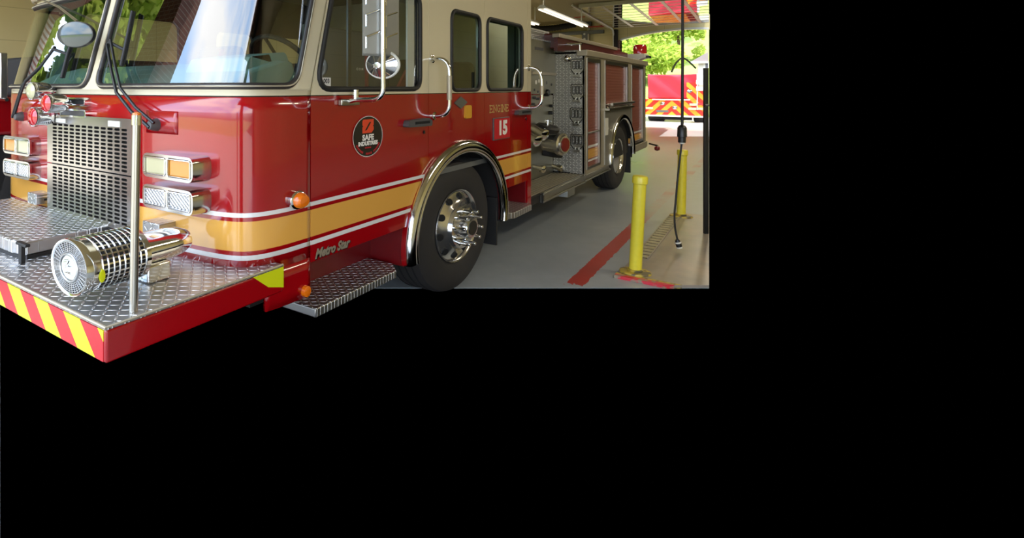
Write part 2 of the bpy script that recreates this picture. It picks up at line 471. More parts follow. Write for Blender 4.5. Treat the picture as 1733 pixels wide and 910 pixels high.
# roof with its front visor
mb = MB()
roof = [(XC - 1.384, 5.55), (XC - 1.384, 2.55)] + [(XC + p.x, p.y + .32) for p in _out[4:-4:4]] + [(XC + 1.384, 2.55), (XC + 1.384, 5.55)]
mb.prism(roof, [], lambda a, b: Vector((a, b, 2.72)), lambda a, b: Vector((a, b, 2.80)))
mb.build('cab_roof', 'cream_paint', ENG, bevel=.02)
mb = MB()
mb.grid(lambda u, v: NS(-AM + .12 + (2 * AM - .24) * u, 2.255 + .20 * v, .03 + .05 * math.sin(v * PI)), 90, 6)
vis = mb.build('roof_visor', 'cream_paint', ENG, 60, solid=.02)
mb = MB(); p = NS(*nose_px(75, 3)); p = NS(-1.22, 2.30, .09)
mb.lathe([(0, .03), (.03, .03), (.05, .02), (.055, 0)], NS(-1.26, 2.315, .075), (0, -1, 0), 16, KY)
mb.build('clearance_lamp', 'orange_lens', vis)

# ---- side: panels cut out of the plane X = XS
AY, AZ, ARY, ARZ = 4.03, .507, .80, .628
def ell(y0, y1, n=14, ry=ARY, rz=ARZ):
    return [(AY + t, AZ + rz * math.sqrt(max(0, 1 - (t / ry) ** 2))) for t in [y0 - AY + (y1 - y0) * i / n for i in range(n + 1)]]
def yz(f): return lambda y, z: Vector((XS + f, y, z))
def seamY(z): return 2.232 + lean(z)
Yd1, Yd2, Yd3, Yend = 3.49, 4.434, 5.452, 5.55
G = .004
def win(px0, px1, z0, z1, slant=0.):
    y0 = sd(px0, 150)[0]; y1 = sd(px1, 150)[0]
    return [(y0, z0), (y1, z0), (y1, z1), (y0 + slant * (z1 - z0), z1)]
drv = [(sd(534, 148)[0], 1.59), (3.37, 1.59), (3.37, 2.235), (sd(534, 148)[0] + .17, 2.235)]
W1 = rpoly(drv, [.10, .09, .09, .06]); W2 = rpoly(win(763.6, 812, 1.58, 2.188), .085); W3 = rpoly(win(824, 883.4, 1.58, 2.192), .085)
ZR = 2.72
yl = AY - ARY * math.sqrt(1 - ((.673 - AZ) / ARZ) ** 2); yr = AY + ARY * math.sqrt(1 - ((.683 - AZ) / ARZ) ** 2)
door1 = [(2.232 + G, .673)] + ell(yl, Yd1 - G) + [(Yd1 - G, ZR), (seamY(ZR) + G, ZR), (seamY(Z_BORDER) + G, Z_BORDER)]
midp = ell(Yd1, Yd2, 10) + [(Yd2, ZR), (Yd1, ZR)]
door2 = ell(Yd2 + G, yr) + [(Yd3 - G, .683), (Yd3 - G, ZR), (Yd2 + G, ZR)]
def dens(poly, step=.12):
    out = []
    for i in range(len(poly)):
        p, q = poly[i], poly[(i + 1) % len(poly)]; n = max(1, int(math.hypot(q[0] - p[0], q[1] - p[1]) / step))
        out += [(p[0] + (q[0] - p[0]) * k / n, p[1] + (q[1] - p[1]) * k / n) for k in range(n)]
    return out
def panel(name, poly, holes, mat='livery_paint', f0=-.035, f1=0., parent=ENG, **k):
    mb = MB(); mb.prism(poly, holes, yz(f0), yz(f1)); return mb.build(name, mat, parent, 20, **k)
D1 = panel('cab_door', door1, [W1], label='front cab door with a round black sticker')
MID = panel('cab_side_panel', midp, [W2])
D2 = panel('cab_door', door2, [W3], label='rear crew door with a number plate')
panel('cab_corner_post', rect(Yd3, Yend, .40, ZR), [])
def tubepath(poly, X, step=.04): return [Vector((X, y, z)) for y, z in dens(poly, step)]
for par, Wp in ((D1, W1), (MID, W2), (D2, W3)):
    mb = MB(); mb.prism(Wp, [], yz(-.014), yz(-.008)); wp = mb.build('side_window', 'side_glass' if Wp is not W1 else 'clear_glass', par)
    mb = MB(); mb.tube(tubepath(Wp, XS + .002), .016, 8, closed=True); mb.build('gasket', 'black_rubber', par, 60)
# sliding sash bars and stickers
mb = MB(); ys = 3.235; mb.box(XS - .03, XS - .016, ys, ys + .085, 1.6, 2.23); mb.build('sliding_sash', 'white_metal', D1)
mb = MB(); mb.box(XS - .03, XS - .016, 2.58, 2.61, 1.6, 2.23); mb.build('sash_bar', 'black_plastic', D1); mb = MB(); mb.box(XS - .03, XS - .016, 3.345, 3.36, 1.6, 2.23); mb.build('sash_bar', 'black_plastic', D1)
mb = MB(); y0, z0 = sd(562, 146); mb.box(XS - .02, XS - .017, 5.16, 5.185, 1.6, 2.18); mb.build('sash_bar', 'black_plastic', D2)
mb = MB(); ya, za = sd(546, 131); yb, zb = sd(561, 146); mb.box(XS - .0065, XS - .005, ya, yb, zb, za); st = mb.build('window_sticker', 'decal_white', D1)
mb = MB(); text_into(mb, '003', .034, lambda x, y, d: Vector((XS - .004, (ya + yb) / 2 + x, (za + zb) / 2 + .004 + y)), off=.001, sx=1.05); 
mb.build('sticker_digits', 'decal_black', D1, 0)
# far side of the cab (plain, with matching window openings) and the cab's back wall and floor
mb = MB(); XF = 2 * XC - XS
door_far = [(2.24, .673), (Yend, .673), (Yend, ZR), (seamY(ZR), ZR), (seamY(Z_BORDER), Z_BORDER)]
mb.prism(door_far, [W1, W2, W3], lambda y, z: Vector((XF, y, z)), lambda y, z: Vector((XF + .03, y, z)))
mb.build('far_cab_side', 'seat_fabric', ENG, 20)
mb = MB(); mb.box(XF + .03, XS - .04, 5.50, 5.55, .6, ZR); mb.build('cab_back_wall', 'interior_pale', ENG)
mb = MB(); mb.box(XF + .03, XS - .04, 2.1, 5.50, .95, .99); mb.box(XF + .04, XS - .05, 2.35, 5.50, 2.62, 2.66); mb.build('cab_liner', 'cab_liner', ENG)
mb = MB(); mb.box(XC - .45, XC + .45, 2.5, 4.2, .99, 1.5); mb.build('engine_cover', 'cab_liner', ENG, bevel=.05)
# dashboard
mb = MB()
prof = [(1.84, 1.50), (1.90, 1.60), (2.10, 1.70), (2.30, 1.755), (2.42, 1.75), (2.46, 1.66), (2.46, 1.0), (1.84, 1.0)]
mb.prism(prof, [], lambda y, z: Vector((XF + .2, y, z)), lambda y, z: Vector((XS - .30, y, z)))
dash = mb.build('dashboard', 'dash_teal', ENG, bevel=.02)
mb = MB(); prof = rpoly([(2.06, 1.66), (2.12, 1.77), (2.40, 1.81), (2.47, 1.66)], .04)
mb.prism(prof, [], lambda y, z: Vector((XC + .52, y, z)), lambda y, z: Vector((XC + 1.04, y, z)))
mb.build('instrument_hood', 'dash_teal', dash, bevel=.02)
mb = MB(); o = Vector((XC + .80, 2.62, 1.74)); ax = Vector((0, .75, .66)).normalized(); sv = Vector((1, 0, 0)); uv = ax.cross(sv)
mb.tube([o + sv * math.cos(t) * .24 + uv * math.sin(t) * .24 for t in [2 * PI * i / 40 for i in range(40)]], .016, 8, closed=True)
mb.lathe([(-.02, .06), (.02, .06)], o, ax, 16)
for k in range(3):
    t = k * 2 * PI / 3 + .5; mb.tube([o, o + sv * math.cos(t) * .23 + uv * math.sin(t) * .23], .012, 6)
mb.build('steering_wheel', 'black_plastic', ENG)
for sx in (-.80, .80):
    mb = MB(); mb.box(XC + sx - .26, XC + sx + .26, 2.95, 3.45, 1.15, 1.32); mb.box(XC + sx - .25, XC + sx + .25, 3.36, 3.52, 1.30, 1.98)
    seat = mb.build('seat', 'seat_fabric', ENG, bevel=.05)
    mb = MB(); mb.box(XC + sx + .10, XC + sx + .16, 3.33, 3.352, 1.35, 1.95); mb.build('seat_belt', 'red_fabric', seat)
mb = MB(); lp = onX(609, 117, XS - .40)
text_into(mb, 'C O M', .022, lambda x, y, d: Vector((XS - .40, lp.y + x, lp.z + y)), off=.001, sx=1.3)
mb.build('seat_lettering', 'decal_white', ENG, 0)
mb = MB(); mb.box(XS - .42, XS - .402, 2.62, 3.28, 1.3, 2.0); mb.build('seat_side_bolster', 'bolster_grey', ENG, bevel=.03)
bp = [sd(689, 118, XS - .12), sd(690, 152, XS - .12), sd(672, 152, XS - .12)]
mb = MB(); mb.prism(bp, [], lambda y, z: Vector((XS - .14, y, z)), lambda y, z: Vector((XS - .12, y, z))); mb.build('seat_belt', 'red_fabric', ENG)
for y in (4.25, 4.95):
    mb = MB(); mb.box(XC - 1.0, XC + 1.0, y, y + .14, 1.1, 1.85); mb.build('crew_seat_back', 'seat_fabric', ENG, bevel=.05)
# helmet and gear behind the glass
mb = MB(); mb.lathe([(0, .11), (.03, .11), (.08, .085), (.11, .04), (.12, 0)], (XC + .05, 2.9, 1.62), (0, 0, 1), 18); mb.build('dash_spotlight', 'white_metal', ENG)

# ---- wheel arch trim, red flange ring, liner
def earch(ry, rz, n=48, zb=.416):
    t0 = math.asin((zb - AZ) / rz)
    return [(AY - ry * math.cos(t), AZ + rz * math.sin(t)) for t in [t0 + (PI - 2 * t0) * i / n for i in range(n + 1)]]
A0, A1 = earch(.785, .618), earch(.855, .672)
panel('fender_flange', A1 + A0[::-1], [], 'red_paint', -.03, .006)
ins = earch(.80, .632)
mb = MB()
for (ry, rz, f) in ((.80, .632, .012),):
    mb.tube([Vector((XS + f, y, z)) for y, z in earch(ry, rz)], .052, 12, flat=.75)
mb.tube([Vector((XS + .03, y, z)) for y, z in earch(.762, .600)], .018, 10)
mb.build('wheel_arch_trim', 'chrome', ENG, 60)
mb = MB(); L0 = earch(.79, .62, 40, .40)
mb.add([Vector((XS, y, z)) for y, z in L0] + [Vector((XS - .75, y, z)) for y, z in L0], [(i, i + 1, i + 42, i + 41) for i in range(40)])
mb.add([Vector((XS - .75, y, z)) for y, z in L0] , [tuple(range(41))])
mb.build('wheel_arch_liner', 'underbody', ENG, 60)
mb = MB(); mb.box(XS - .36, XS - .02, AY + .70, AY + .725, .20, .62); mb.build('mud_flap', 'black_rubber', ENG)

# ---- wheels
def wheel(yc, front):
    o = Vector((-2.04, yc, AZ)); out = (1, 0, 0)
    mb = MB(); Ro = AZ
    mb.lathe([(-.30, Ro - .14), (-.30, Ro - .05), (-.27, Ro - .008), (-.24, Ro), (-.05, Ro), (-.012, Ro - .012), (.012, Ro - .05), (.02, Ro - .11), (.012, Ro - .17), (0, .29), (-.02, .272), (-.2, .27)], o, out, 72, KY)
    for k in range(1, 5):
        pass
    ty = mb.build('tyre', 'tyre_rubber', ENG, 35)
    mb = MB()
    for a in (-.25, -.19, -.13, -.07):   # tread grooves read as dark rings
        mb.lathe([(a, Ro + .0015), (a + .012, Ro + .0015)], o, out, 72, KY)
    mb.build('tread_groove', 'void_black', ty)
    mb = MB()
    if front: prof = [(-.02, .272), (.004, .284), (.012, .2815), (.006, .27), (-.012, .262), (-.006, .235), (.012, .205), (.03, .178), (.05, .172), (.062, .165), (.066, .14), (.066, .10), (.07, .088), (.12, .085), (.135, .078), (.137, .06), (.137, 0)]
    else: prof = [(-.02, .272), (.004, .284), (.012, .2815), (.006, .27), (-.03, .255), (-.12, .235), (-.15, .21), (-.155, .17), (-.15, .12), (-.11, .105), (-.06, .095), (-.05, .05), (-.05, 0)]
    mb.lathe(prof, o, out, 64, KY)
    rim = mb.build('wheel_rim', 'polished_stainless', ENG, 40)
    if front:
        mb = MB(); mb.lathe([(.137, .055), (.142, .055), (.142, 0)], o, out, 32, KY); mb.build('hub_window', 'black_plastic', rim)
        nx = Vector((.80, 0, 0))
        for k in range(10):
            t = 2 * PI * (k + .25) / 10
            q = o + Vector((.006, math.cos(t) * .233 * KY, math.sin(t) * .233)); ax = Vector((1, math.cos(t) * .55, math.sin(t) * .55))
            mb = MB(); mb.lathe([(-.03, .026), (.004, .026), (.0045, 0)], q, ax, 20, 1.1); mb.build('hand_hole', 'void_black', rim)
        for k in range(10):
            t = 2 * PI * (k + .75) / 10; q = o + Vector((.062, math.cos(t) * .128 * KY, math.sin(t) * .128))
            mb = MB(); mb.lathe([(0, .021), (.012, .021), (.014, .015), (.06, .0135), (.075, .015), (.088, .012), (.092, 0)], q, out, 14, 1.1); mb.build('lug_nut_cover', 'chrome', rim, 40)
    else:
        for k in range(10):
            t = 2 * PI * (k + .25) / 10; q = o + Vector((-.15, math.cos(t) * .19 * KY, math.sin(t) * .19))
            mb = MB(); mb.lathe([(0, .018), (.03, .016), (.04, 0)], q, out, 12); mb.build('lug_nut', 'chrome', rim, 40)
wheel(4.046, True)
YRW = onX(1045.5, 270, -2.04).y
wheel(YRW, False)
# chassis, axle and underbody so nothing is hollow below
mb = MB(); mb.box(XC - 1.0, XC + .95, 2.2, 11.3, .34, .62); mb.box(XC - 1.25, XC + 1.05, 4.9, 5.5, .30, .75); mb.box(XC - 1.2, XC + 1.2, 7.5, 8.7, .28, .5)
mb.build('chassis', 'underbody', ENG)
mb = MB(); mb.lathe([(-1.1, .12), (1.1, .12)], (XC, 4.046, .45), (1, 0, 0), 16); mb.lathe([(-1.1, .16), (1.1, .16)], (XC, YRW, .45), (1, 0, 0), 16); mb.build('axle', 'underbody', ENG)
# step wells and treads
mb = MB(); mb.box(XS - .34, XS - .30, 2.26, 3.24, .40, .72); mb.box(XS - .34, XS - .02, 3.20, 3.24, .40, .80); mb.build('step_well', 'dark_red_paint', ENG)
step = rpoly([(XS - .30, 2.26), (XS + .012, 2.26), (XS + .012, 3.05), (XS - .09, 3.16), (XS - .30, 3.16)], 0)
mb = MB(); mb.prism(step, [], lambda x, y: Vector((x, y, .372)), lambda x, y: Vector((x, y, .420))); mb.build('cab_step', 'tread_plate_step', ENG, bevel=.006)
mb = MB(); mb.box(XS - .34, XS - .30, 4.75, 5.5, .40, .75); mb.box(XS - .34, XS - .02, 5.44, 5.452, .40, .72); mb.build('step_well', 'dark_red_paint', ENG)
sp = [sd(850, 363, XS)[0], sd(898, 350)[0]]
step = [(XS - .32, 4.86), (XS + .0, 4.86), (XS + .06, 4.98), (XS + .06, 5.40), (XS + .0, 5.50), (XS - .32, 5.50)]
mb = MB(); mb.prism(step, [], lambda x, y: Vector((x, y, .405)), lambda x, y: Vector((x, y, .46))); mb.build('crew_step', 'tread_plate_step', ENG, bevel=.006)

# ---- fittings on the side
def handle(px0, px1, py, par):
    y0, z = sd(px0, py); y1, _ = sd(px1, py); mb = MB()
    prof = rpoly([(y0, z - .020), (y1 - .01, z - .026), (y1, z + .012), (y1 - .05, z + .030), (y0 + .02, z + .024)], .018)
    mb.prism(prof, [], yz(0), yz(.045)); mb.build('door_handle', 'grey_plastic', par, bevel=.016)
    mb = MB(); mb.box(XS + .0445, XS + .046, y0 + .09, y1 - .04, z - .006, z + .012); mb.build('handle_recess', 'void_black', par)
    mb = MB(); mb.lathe([(0, .012), (.006, .012), (.007, 0)], (XS + .001, y1 - .05, z - .07), (1, 0, 0), 12); mb.build('door_lock', 'black_plastic', par)
handle(681, 723, 210, D1); handle(870, 893, 191, D2)
def grab(pxa, pya, pxb, pyb, pv, pyt, pybm, off=.13):
    y0, z0 = sd(pxa, pya); y1, z1 = sd(pxb, pyb); X = XS + off
    a = Vector((XS, y0, z0)); b = Vector((XS, y1, z1)); t = onX(pv, pyt, X); u = onX(pv, pybm, X)
    yv = (t.y + u.y) / 2; t.y = u.y = yv
    k1 = Vector((X, yv, z0)); k2 = Vector((X, yv, z1))
    path = arc(a + (k1 - a) * .25, k1, t) + arc(u, k2, b + (k2 - b) * .25)
    path = [a] + path + [b]
    mb = MB(); mb.tube(path, .0155, 12); g = mb.build('grab_rail', 'chrome', ENG, 60)
    mb = MB(); mb.tube([t + Vector((0, 0, -.02)), u + Vector((0, 0, .02))], .019, 12); mb.build('rail_grip', 'satin_aluminium', g, 60)
    for q in (a, b):
        mb = MB(); mb.lathe([(0, .03), (.01, .03), (.014, .02)], q, (1, 0, 0), 16); mb.build('rail_foot', 'chrome', g)
grab(731, 99.5, 733.5, 196, 760.4, 123, 174); grab(893.5, 115, 895, 182.5, 917, 141.5, 164)
# round sticker
yc, zc = sd(622.6, 230.6); RZ = 36 / F * onX(622.6, 230.6, XS).dot(Vector((-s_, c_, 0))); RY = RZ * 1.25
def disc(mb, r0, r1, f, n=64):
    v = [Vector((XS + f, yc + math.cos(2 * PI * i / n) * r * RY, zc + math.sin(2 * PI * i / n) * r * RZ)) for r in (r0, r1) for i in range(n)]
    if r0 == 0: mb.add(v[n:], [tuple(range(n))])
    else: mb.add(v, [(i, (i + 1) % n, n + (i + 1) % n, n + i) for i in range(n)])
mb = MB(); disc(mb, 0, 1, .0015)
mb.v += []; DEC = mb.build('round_decal', 'decal_black', D1, 0)
mb = MB(); disc(mb, .93, .955, .0025); DT = lambda x, y, d: Vector((XS + .0025, yc + x * 1.25, zc + y))
text_into(mb, 'SAFE', RZ * .36, lambda x, y, d: DT(x, y - RZ * .06, d), off=.0022, sx=.98); text_into(mb, 'INDUSTRIES', RZ * .25, lambda x, y, d: DT(x, y - RZ * .33, d), off=.002, sx=.93)
mb.build('decal_lettering', 'decal_white', D1, 0)
mb = MB(); k = RZ
em = [(-.30, .80), (.36, .80), (.36, .53), (.30, .485), (.36, .44), (.36, .30), (.22, .16), (-.36, .16), (-.36, .44), (-.30, .485), (-.36, .53), (-.36, .72)]
mb.prism([(x * k, y * k) for x, y in em], [[(x * k, y * k) for x, y in ((.09, .67), (.21, .67), (-.09, .29), (-.21, .29))]], lambda x, y: DT(x, y, 0) - Vector((.001, 0, 0)), lambda x, y: DT(x, y, 0))
mb.build('decal_emblem', 'decal_orange', D1, 0); mb = MB()
for i in range(8): mb.add([DT((-.20 + .05 * i + e) * k, y * k, 0) for e, y in ((0, -.49), (.03, -.49), (.03, -.56), (0, -.56))], [(0, 1, 2, 3)])
disc(mb, .975, 1.0, .0025)
for i in range(22):
    if i in (7, 8, 14): continue
    t = math.radians(-152 + 124 * i / 21); r0, r1 = .76, .86; w = math.radians(1.9)
    mb.add([DT(math.cos(t + e) * r * k, math.sin(t + e) * r * k, 0) for r, e in ((r0, -w), (r0, w), (r1, w), (r1, -w))], [(0, 1, 2, 3)])
mb.build('decal_motto', 'decal_red', D1, 0)
# maker's script on the door bottom
y0, z0 = sd(533, 423); y1, z1 = sd(589, 410)
def MS(x, y, d): return Vector((XS + .003, (y0 + y1) / 2 + x, .706 + y))
mb = MB(); text_into(mb, 'Metro Star', .068, lambda x, y, d: MS(x + .006, y - .004, d) - Vector((.001, 0, 0)), shear=.35, off=.005, sx=.98); mb.build('nameplate_shadow', 'decal_black', D1, 0)
mb = MB(); text_into(mb, 'Metro Star', .068, MS, shear=.35, off=.003, sx=.98); mb.build('nameplate', 'satin_aluminium', D1, 0)
# ENGINE in serif gold leaf
GL = {'E': [((0, 0), (0, 1)), ((0, 1), (.55, 1)), ((0, .5), (.42, .5)), ((0, 0), (.58, 0)), ((.55, 1), (.55, .82)), ((.58, 0), (.58, .18)), ((-.1, 0), (.1, 0)), ((-.1, 1), (.1, 1)), ((.42, .4), (.42, .6))],
      'N': [((0, 0), (0, 1)), ((0, 1), (.6, 0)), ((.6, 0), (.6, 1)), ((-.12, 0), (.12, 0)), ((.48, 1), (.72, 1)), ((-.12, 1), (.05, 1))],
      'I': [((.1, 0), (.1, 1)), ((-.02, 0), (.22, 0)), ((-.02, 1), (.22, 1))],
      'G': [((.58, .80), (.45, .97)), ((.45, .97), (.22, .97)), ((.22, .97), (.04, .75)), ((.04, .75), (.02, .30)), ((.02, .30), (.2, .03)), ((.2, .03), (.42, .03)), ((.42, .03), (.58, .2)), ((.58, .05), (.58, .45)), ((.44, .45), (.70, .45)), ((.58, .75), (.58, 1))]}
mb = MB(); yA, zA = sd(829, 189.5); yB, zB = sd(862, 187); hgt = 11.5 / F * 4.8; pen = 0.; gsz = (yB - yA) / 4.85
for ch in 'ENGINE':
    for (p, q) in GL[ch]:
        w = .07 if abs(p[0] - q[0]) < .3 else .042
        P0 = Vector((p[0] * gsz, p[1] * hgt)); Q0 = Vector((q[0] * gsz, q[1] * hgt)); dv = (Q0 - P0).normalized(); nv = Vector((-dv.y, dv.x)) * w * gsz * .9; P0 = P0 - dv * .02 * gsz; Q0 = Q0 + dv * .02 * gsz
        mb.add([Vector((XS + .002, yA + pen + v.x, zA - .004 + v.y)) for v in (P0 - nv, Q0 - nv, Q0 + nv, P0 + nv)], [(0, 1, 2, 3)])
    pen += gsz * (.44 if ch == 'I' else .88)
mb.build('gold_lettering', 'gold_leaf', D2, 0)
# number plate in its holder
ya, za = sd(833.5, 200); yb, zb = sd(861, 233)
mb = MB(); mb.box(XS, XS + .010, ya, yb, zb, za); npl = mb.build('number_plate', 'grey_plastic', D2, bevel=.003)
mb = MB(); mb.box(XS + .010, XS + .012, ya + .015, yb, zb + .008, za - .008); mb.build('number_plate_face', 'decal_red', D2)
mb = MB(); text_into(mb, '15', .165, lambda x, y, d: Vector((XS + .0135, (ya + yb) / 2 + .012 + x, (za + zb) / 2 + y)), off=.009, sx=1.3); mb.build('number_plate_digits', 'decal_white', D2, 0)
# diamond badge and amber reflector on the middle panel
yq, zq = sd(779, 173.5); mb = MB(); hw = sd(790, 173)[0] - yq; hh = 10.5 / F * 4.3
mb.prism(rpoly([(yq - hw, zq), (yq, zq - hh), (yq + hw, zq), (yq, zq + hh)], .008), [], yz(0), yz(.008)); mb.build('diamond_badge', 'badge_grey', MID)
ya, za = sd(785, 178.5); yb, zb = sd(795.5, 199.5)
mb = MB(); mb.prism(rpoly(rect(ya, yb, zb, za), .02), [], yz(0), yz(.016)); mb.build('amber_reflector', 'bright_yellow_plastic', MID, bevel=.01)
# corner marker lamp
a, z = nose_px(500, 337.5); p, n = nose2(a); q = NS(a, z)
mb = MB(); mb.lathe([(0, .048), (.02, .048), (.028, .040), (.03, .03)], q, n, 24, 1.2); ml = mb.build('marker_lamp', 'chrome', ENG, 40)
mb = MB(); mb.lathe([(.026, .040), (.05, .038), (.066, .028), (.072, .0)], q, n, 24, 1.2); mb.build('marker_lens', 'orange_lens', ml, 40)
mb = MB(); q = NS(AM - .04, .535); mb.lathe([(0, .03), (.02, .028), (.03, 0)], q, (1, 0, 0), 16); mb.build('marker_lamp', 'orange_lens', ENG, 40)
# ================================================================== nose fittings
# mirror on its arm
XM = XS + .32
br = onX(587, 173, XS + .01)
top = onX(648.5, 0, XM); low = onX(648.5, 150, XM)
yv = (top.y + low.y) / 2
p_top = Vector((XM, yv, 2.62)); p_low = Vector((XM, yv, 1.60)); zarm = onX(610, 168, XS + .12).z
path = [p_top, p_low] + arc(p_low, Vector((XM, yv, zarm)), Vector((XM - .09, yv + .015, zarm)), 6)[1:] + [Vector((XS + .06, yv + .10, zarm - .004)), br + Vector((0, 0, 0))]
mb = MB(); mb.tube(path, .0135, 12)
arm = mb.build('mirror_arm', 'chrome', ENG, 60)
mb = MB(); mb.box(XS, XS + .03, br.y - .07, br.y + .10, br.z - .018, br.z + .018); mb.build('mirror_bracket', 'stainless', arm, bevel=.006)
mb = MB(); q = Vector((XS + .07, yv + .09, zarm)); mb.tube([q, q + Vector((0, 0, .05))], .017, 12)
for k in range(5): mb.tube([q + Vector((0, 0, .012 * k)), q + Vector((0, 0, .012 * k + .005))], .021, 12)
mb.lathe([(.05, .022), (.065, .02), (.07, 0)], q, (0, 0, 1), 12); mb.build('arm_spring', 'chrome', arm, 40)
# box mirror seen from its ribbed back: two faces meeting at the pole
def px3(px, py, dx=0.): return onX(px, py, XM + dx)
bl, bm_, brr = px3(614, 89, -.06), px3(648, 93, .012), px3(669.5, 90, .0)
zb = 1.6 + (148 - 90.5) / F * 2.76; zt = 2.62
back = Vector((-.57, .82, 0)) * .04
A = Vector((bl.x, bl.y, 0)) + back; B = Vector((XM, yv, 0)) + back * .75; C_ = Vector((brr.x + .01, brr.y + .02, 0)) + back
depth = Vector((-.01, .09, 0))
mb = MB()
def wall(P, Q, z0, z1, t):
    n = Vector((Q.y - P.y, P.x - Q.x, 0)).normalized()
    v = [P + Vector((0, 0, z0)), Q + Vector((0, 0, z0)), Q + Vector((0, 0, z1)), P + Vector((0, 0, z1))]
    mb.add(v + [a - n * t for a in v], [(0, 1, 2, 3), (7, 6, 5, 4), (0, 4, 5, 1), (1, 5, 6, 2), (2, 6, 7, 3), (3, 7, 4, 0)])
wall(A + Vector((-.0, 0, 0)), B, zb, zt, .012); wall(B, C_, zb, zt, .012)
mb.prism([(A.x, A.y), (B.x, B.y), (C_.x, C_.y)], [], lambda x, y: Vector((x, y, zb)), lambda x, y: Vector((x, y, zb + .012)))
mh = mb.build('mirror_housing', 'mirror_steel', ENG, 20)
mb = MB(); n1 = Vector((B.y - A.y, A.x - B.x, 0)).normalized(); n2 = Vector((C_.y - B.y, B.x - C_.x, 0)).normalized()
for (P, Q, n) in ((A, B, n1), (B, C_, n2)):
    for k in range(6):
        z = zb + .10 + k * .115
        p0 = P.lerp(Q, .16); p1 = P.lerp(Q, .84)
        mb.tube([p0 + n * .002 + Vector((0, 0, z)), p1 + n * .002 + Vector((0, 0, z + .03))], .006, 6)
        mb.tube([p0 + n * .002 + Vector((0, 0, z)), p0 + n * .002 + Vector((0, 0, z - .06))], .005, 6)
mb.build('mirror_ribs', 'chrome', mh, 60)
mb = MB(); mb.add([C_ + Vector((0, .001, zb + .02)), A + Vector((0, .001, zb + .02)), A + Vector((0, .001, zt)), C_ + Vector((0, .001, zt))], [(0, 1, 2, 3)]); mb.build('mirror_glass', 'mirror_glass', mh, 0)
# round convex mirror below
q = px3(646, 109.5, -.075); ax = Vector((.05, -1, -.10)).normalized()
mb = MB(); Rm = 24.5 / F * 2.76
mb.lathe([(-.030, Rm), (-.012, Rm), (0, Rm * .98), (.035, Rm * .45), (.05, Rm * .22), (.052, 0)], q, ax, 40, 1.42); cv = mb.build('convex_mirror', 'polished_stainless', ENG, 25)
mb = MB(); e = [q + (ax.cross(Vector((0, 0, 1))).normalized() * math.cos(t) * Rm * 1.42 + ax.cross(Vector((0, 0, 1))).normalized().cross(ax) * math.sin(t) * Rm) - ax * .01 for t in [2 * PI * i / 48 for i in range(48)]]
mb.tube(e, .010, 8, closed=True); mb.build('mirror_rim', 'white_metal', cv, 60)
mb = MB(); sv = ax.cross(Vector((0, 0, 1))).normalized(); uv = sv.cross(ax)
for k in range(8):
    t = 2 * PI * (k + .3) / 8; r0, r1 = .25, .95
    mb.tube([q + (sv * math.cos(t) * 1.42 + uv * math.sin(t)) * Rm * r0 + ax * .05, q + (sv * math.cos(t) * 1.42 + uv * math.sin(t)) * Rm * r1 + ax * .003], .003, 6)
mb.build('mirror_creases', 'chrome', cv, 60)
# nose mirror hung ahead of the far windscreen pane
q = onY(131, 58.5, 1.66); mb = MB(); rr = 20 / F * 3.7; ax = Vector((.35, -.93, -.05)).normalized()
mb.lathe([(-.03, rr * .3), (-.02, rr * .8), (0, rr), (.012, rr), (.02, rr * .97), (.03, rr * .6), (.033, 0)], q, ax, 40, 1.72); nm = mb.build('crossover_mirror', 'black_plastic', ENG, 40)
mb = MB(); mb.lathe([(.0215, rr * .93), (.033, rr * .55), (.036, 0)], q, ax, 40, 1.72); mb.build('mirror_glass', 'dark_mirror', nm, 40)
mb = MB(); mb.tube([q + Vector((0, 0, rr)), onY(100, 12, 1.80), NS(-1.02, 2.27, .06)], .008, 8); mb.build('mirror_stem', 'stainless', nm, 60)

# wipers
def wiper(pts, blade, piv):
    A = [NS(*nose_px(*p), off) for p, off in pts]
    mb = MB(); dv = Vector((.02, 0, .012))
    mb.tube([p - dv for p in A], .0095, 8); mb.tube([p + dv for p in A], .0085, 8); mb.tube([A[0] - dv, A[0] + dv], .01, 8)
    w = mb.build('wiper_arm', 'black_plastic', ENG, 60)
    mb = MB(); mb.tube([NS(*nose_px(*p), .03) for p in blade], .011, 8); mb.tube([NS(*nose_px(*p), .014) for p in blade], .006, 6)
    m0 = NS(*nose_px(*blade[len(blade) // 2]), .03); mb.tube([m0, A[0]], .010, 8); mb.build('wiper_blade', 'black_rubber', w, 60)
    mb = MB(); mb.lathe([(0, .035), (.03, .03), (.05, .022)], NS(*nose_px(*piv)), (0, -1, 0), 14); mb.build('wiper_pivot', 'grey_plastic', w)
wiper([((200, 72), .06), ((208, 115), .06), ((221, 153), .075), ((246, 185), .07), ((270, 211), .05)], [(232, 20), (225, 55), (219, 85), (213, 112)], (266, 211))
wiper([((106, 84), .06), ((84, 114), .06), ((62, 140), .08), ((48, 165), .06), ((36, 195), .05)], [(140, 40), (131, 66), (122, 92), (112, 132)], (38, 197))
# access hatch by the wiper pivot
a0, z0 = nose_px(258, 187); a1, z1 = nose_px(301, 228)
mb = MB(); mb.grid(lambda u, v: NS(a0 - .05 + (a1 - a0 + .05) * u, z1 + (z0 - z1) * v, .003), 8, 2); mb.build('access_hatch', 'red_paint', ENG, 60, solid=.003)

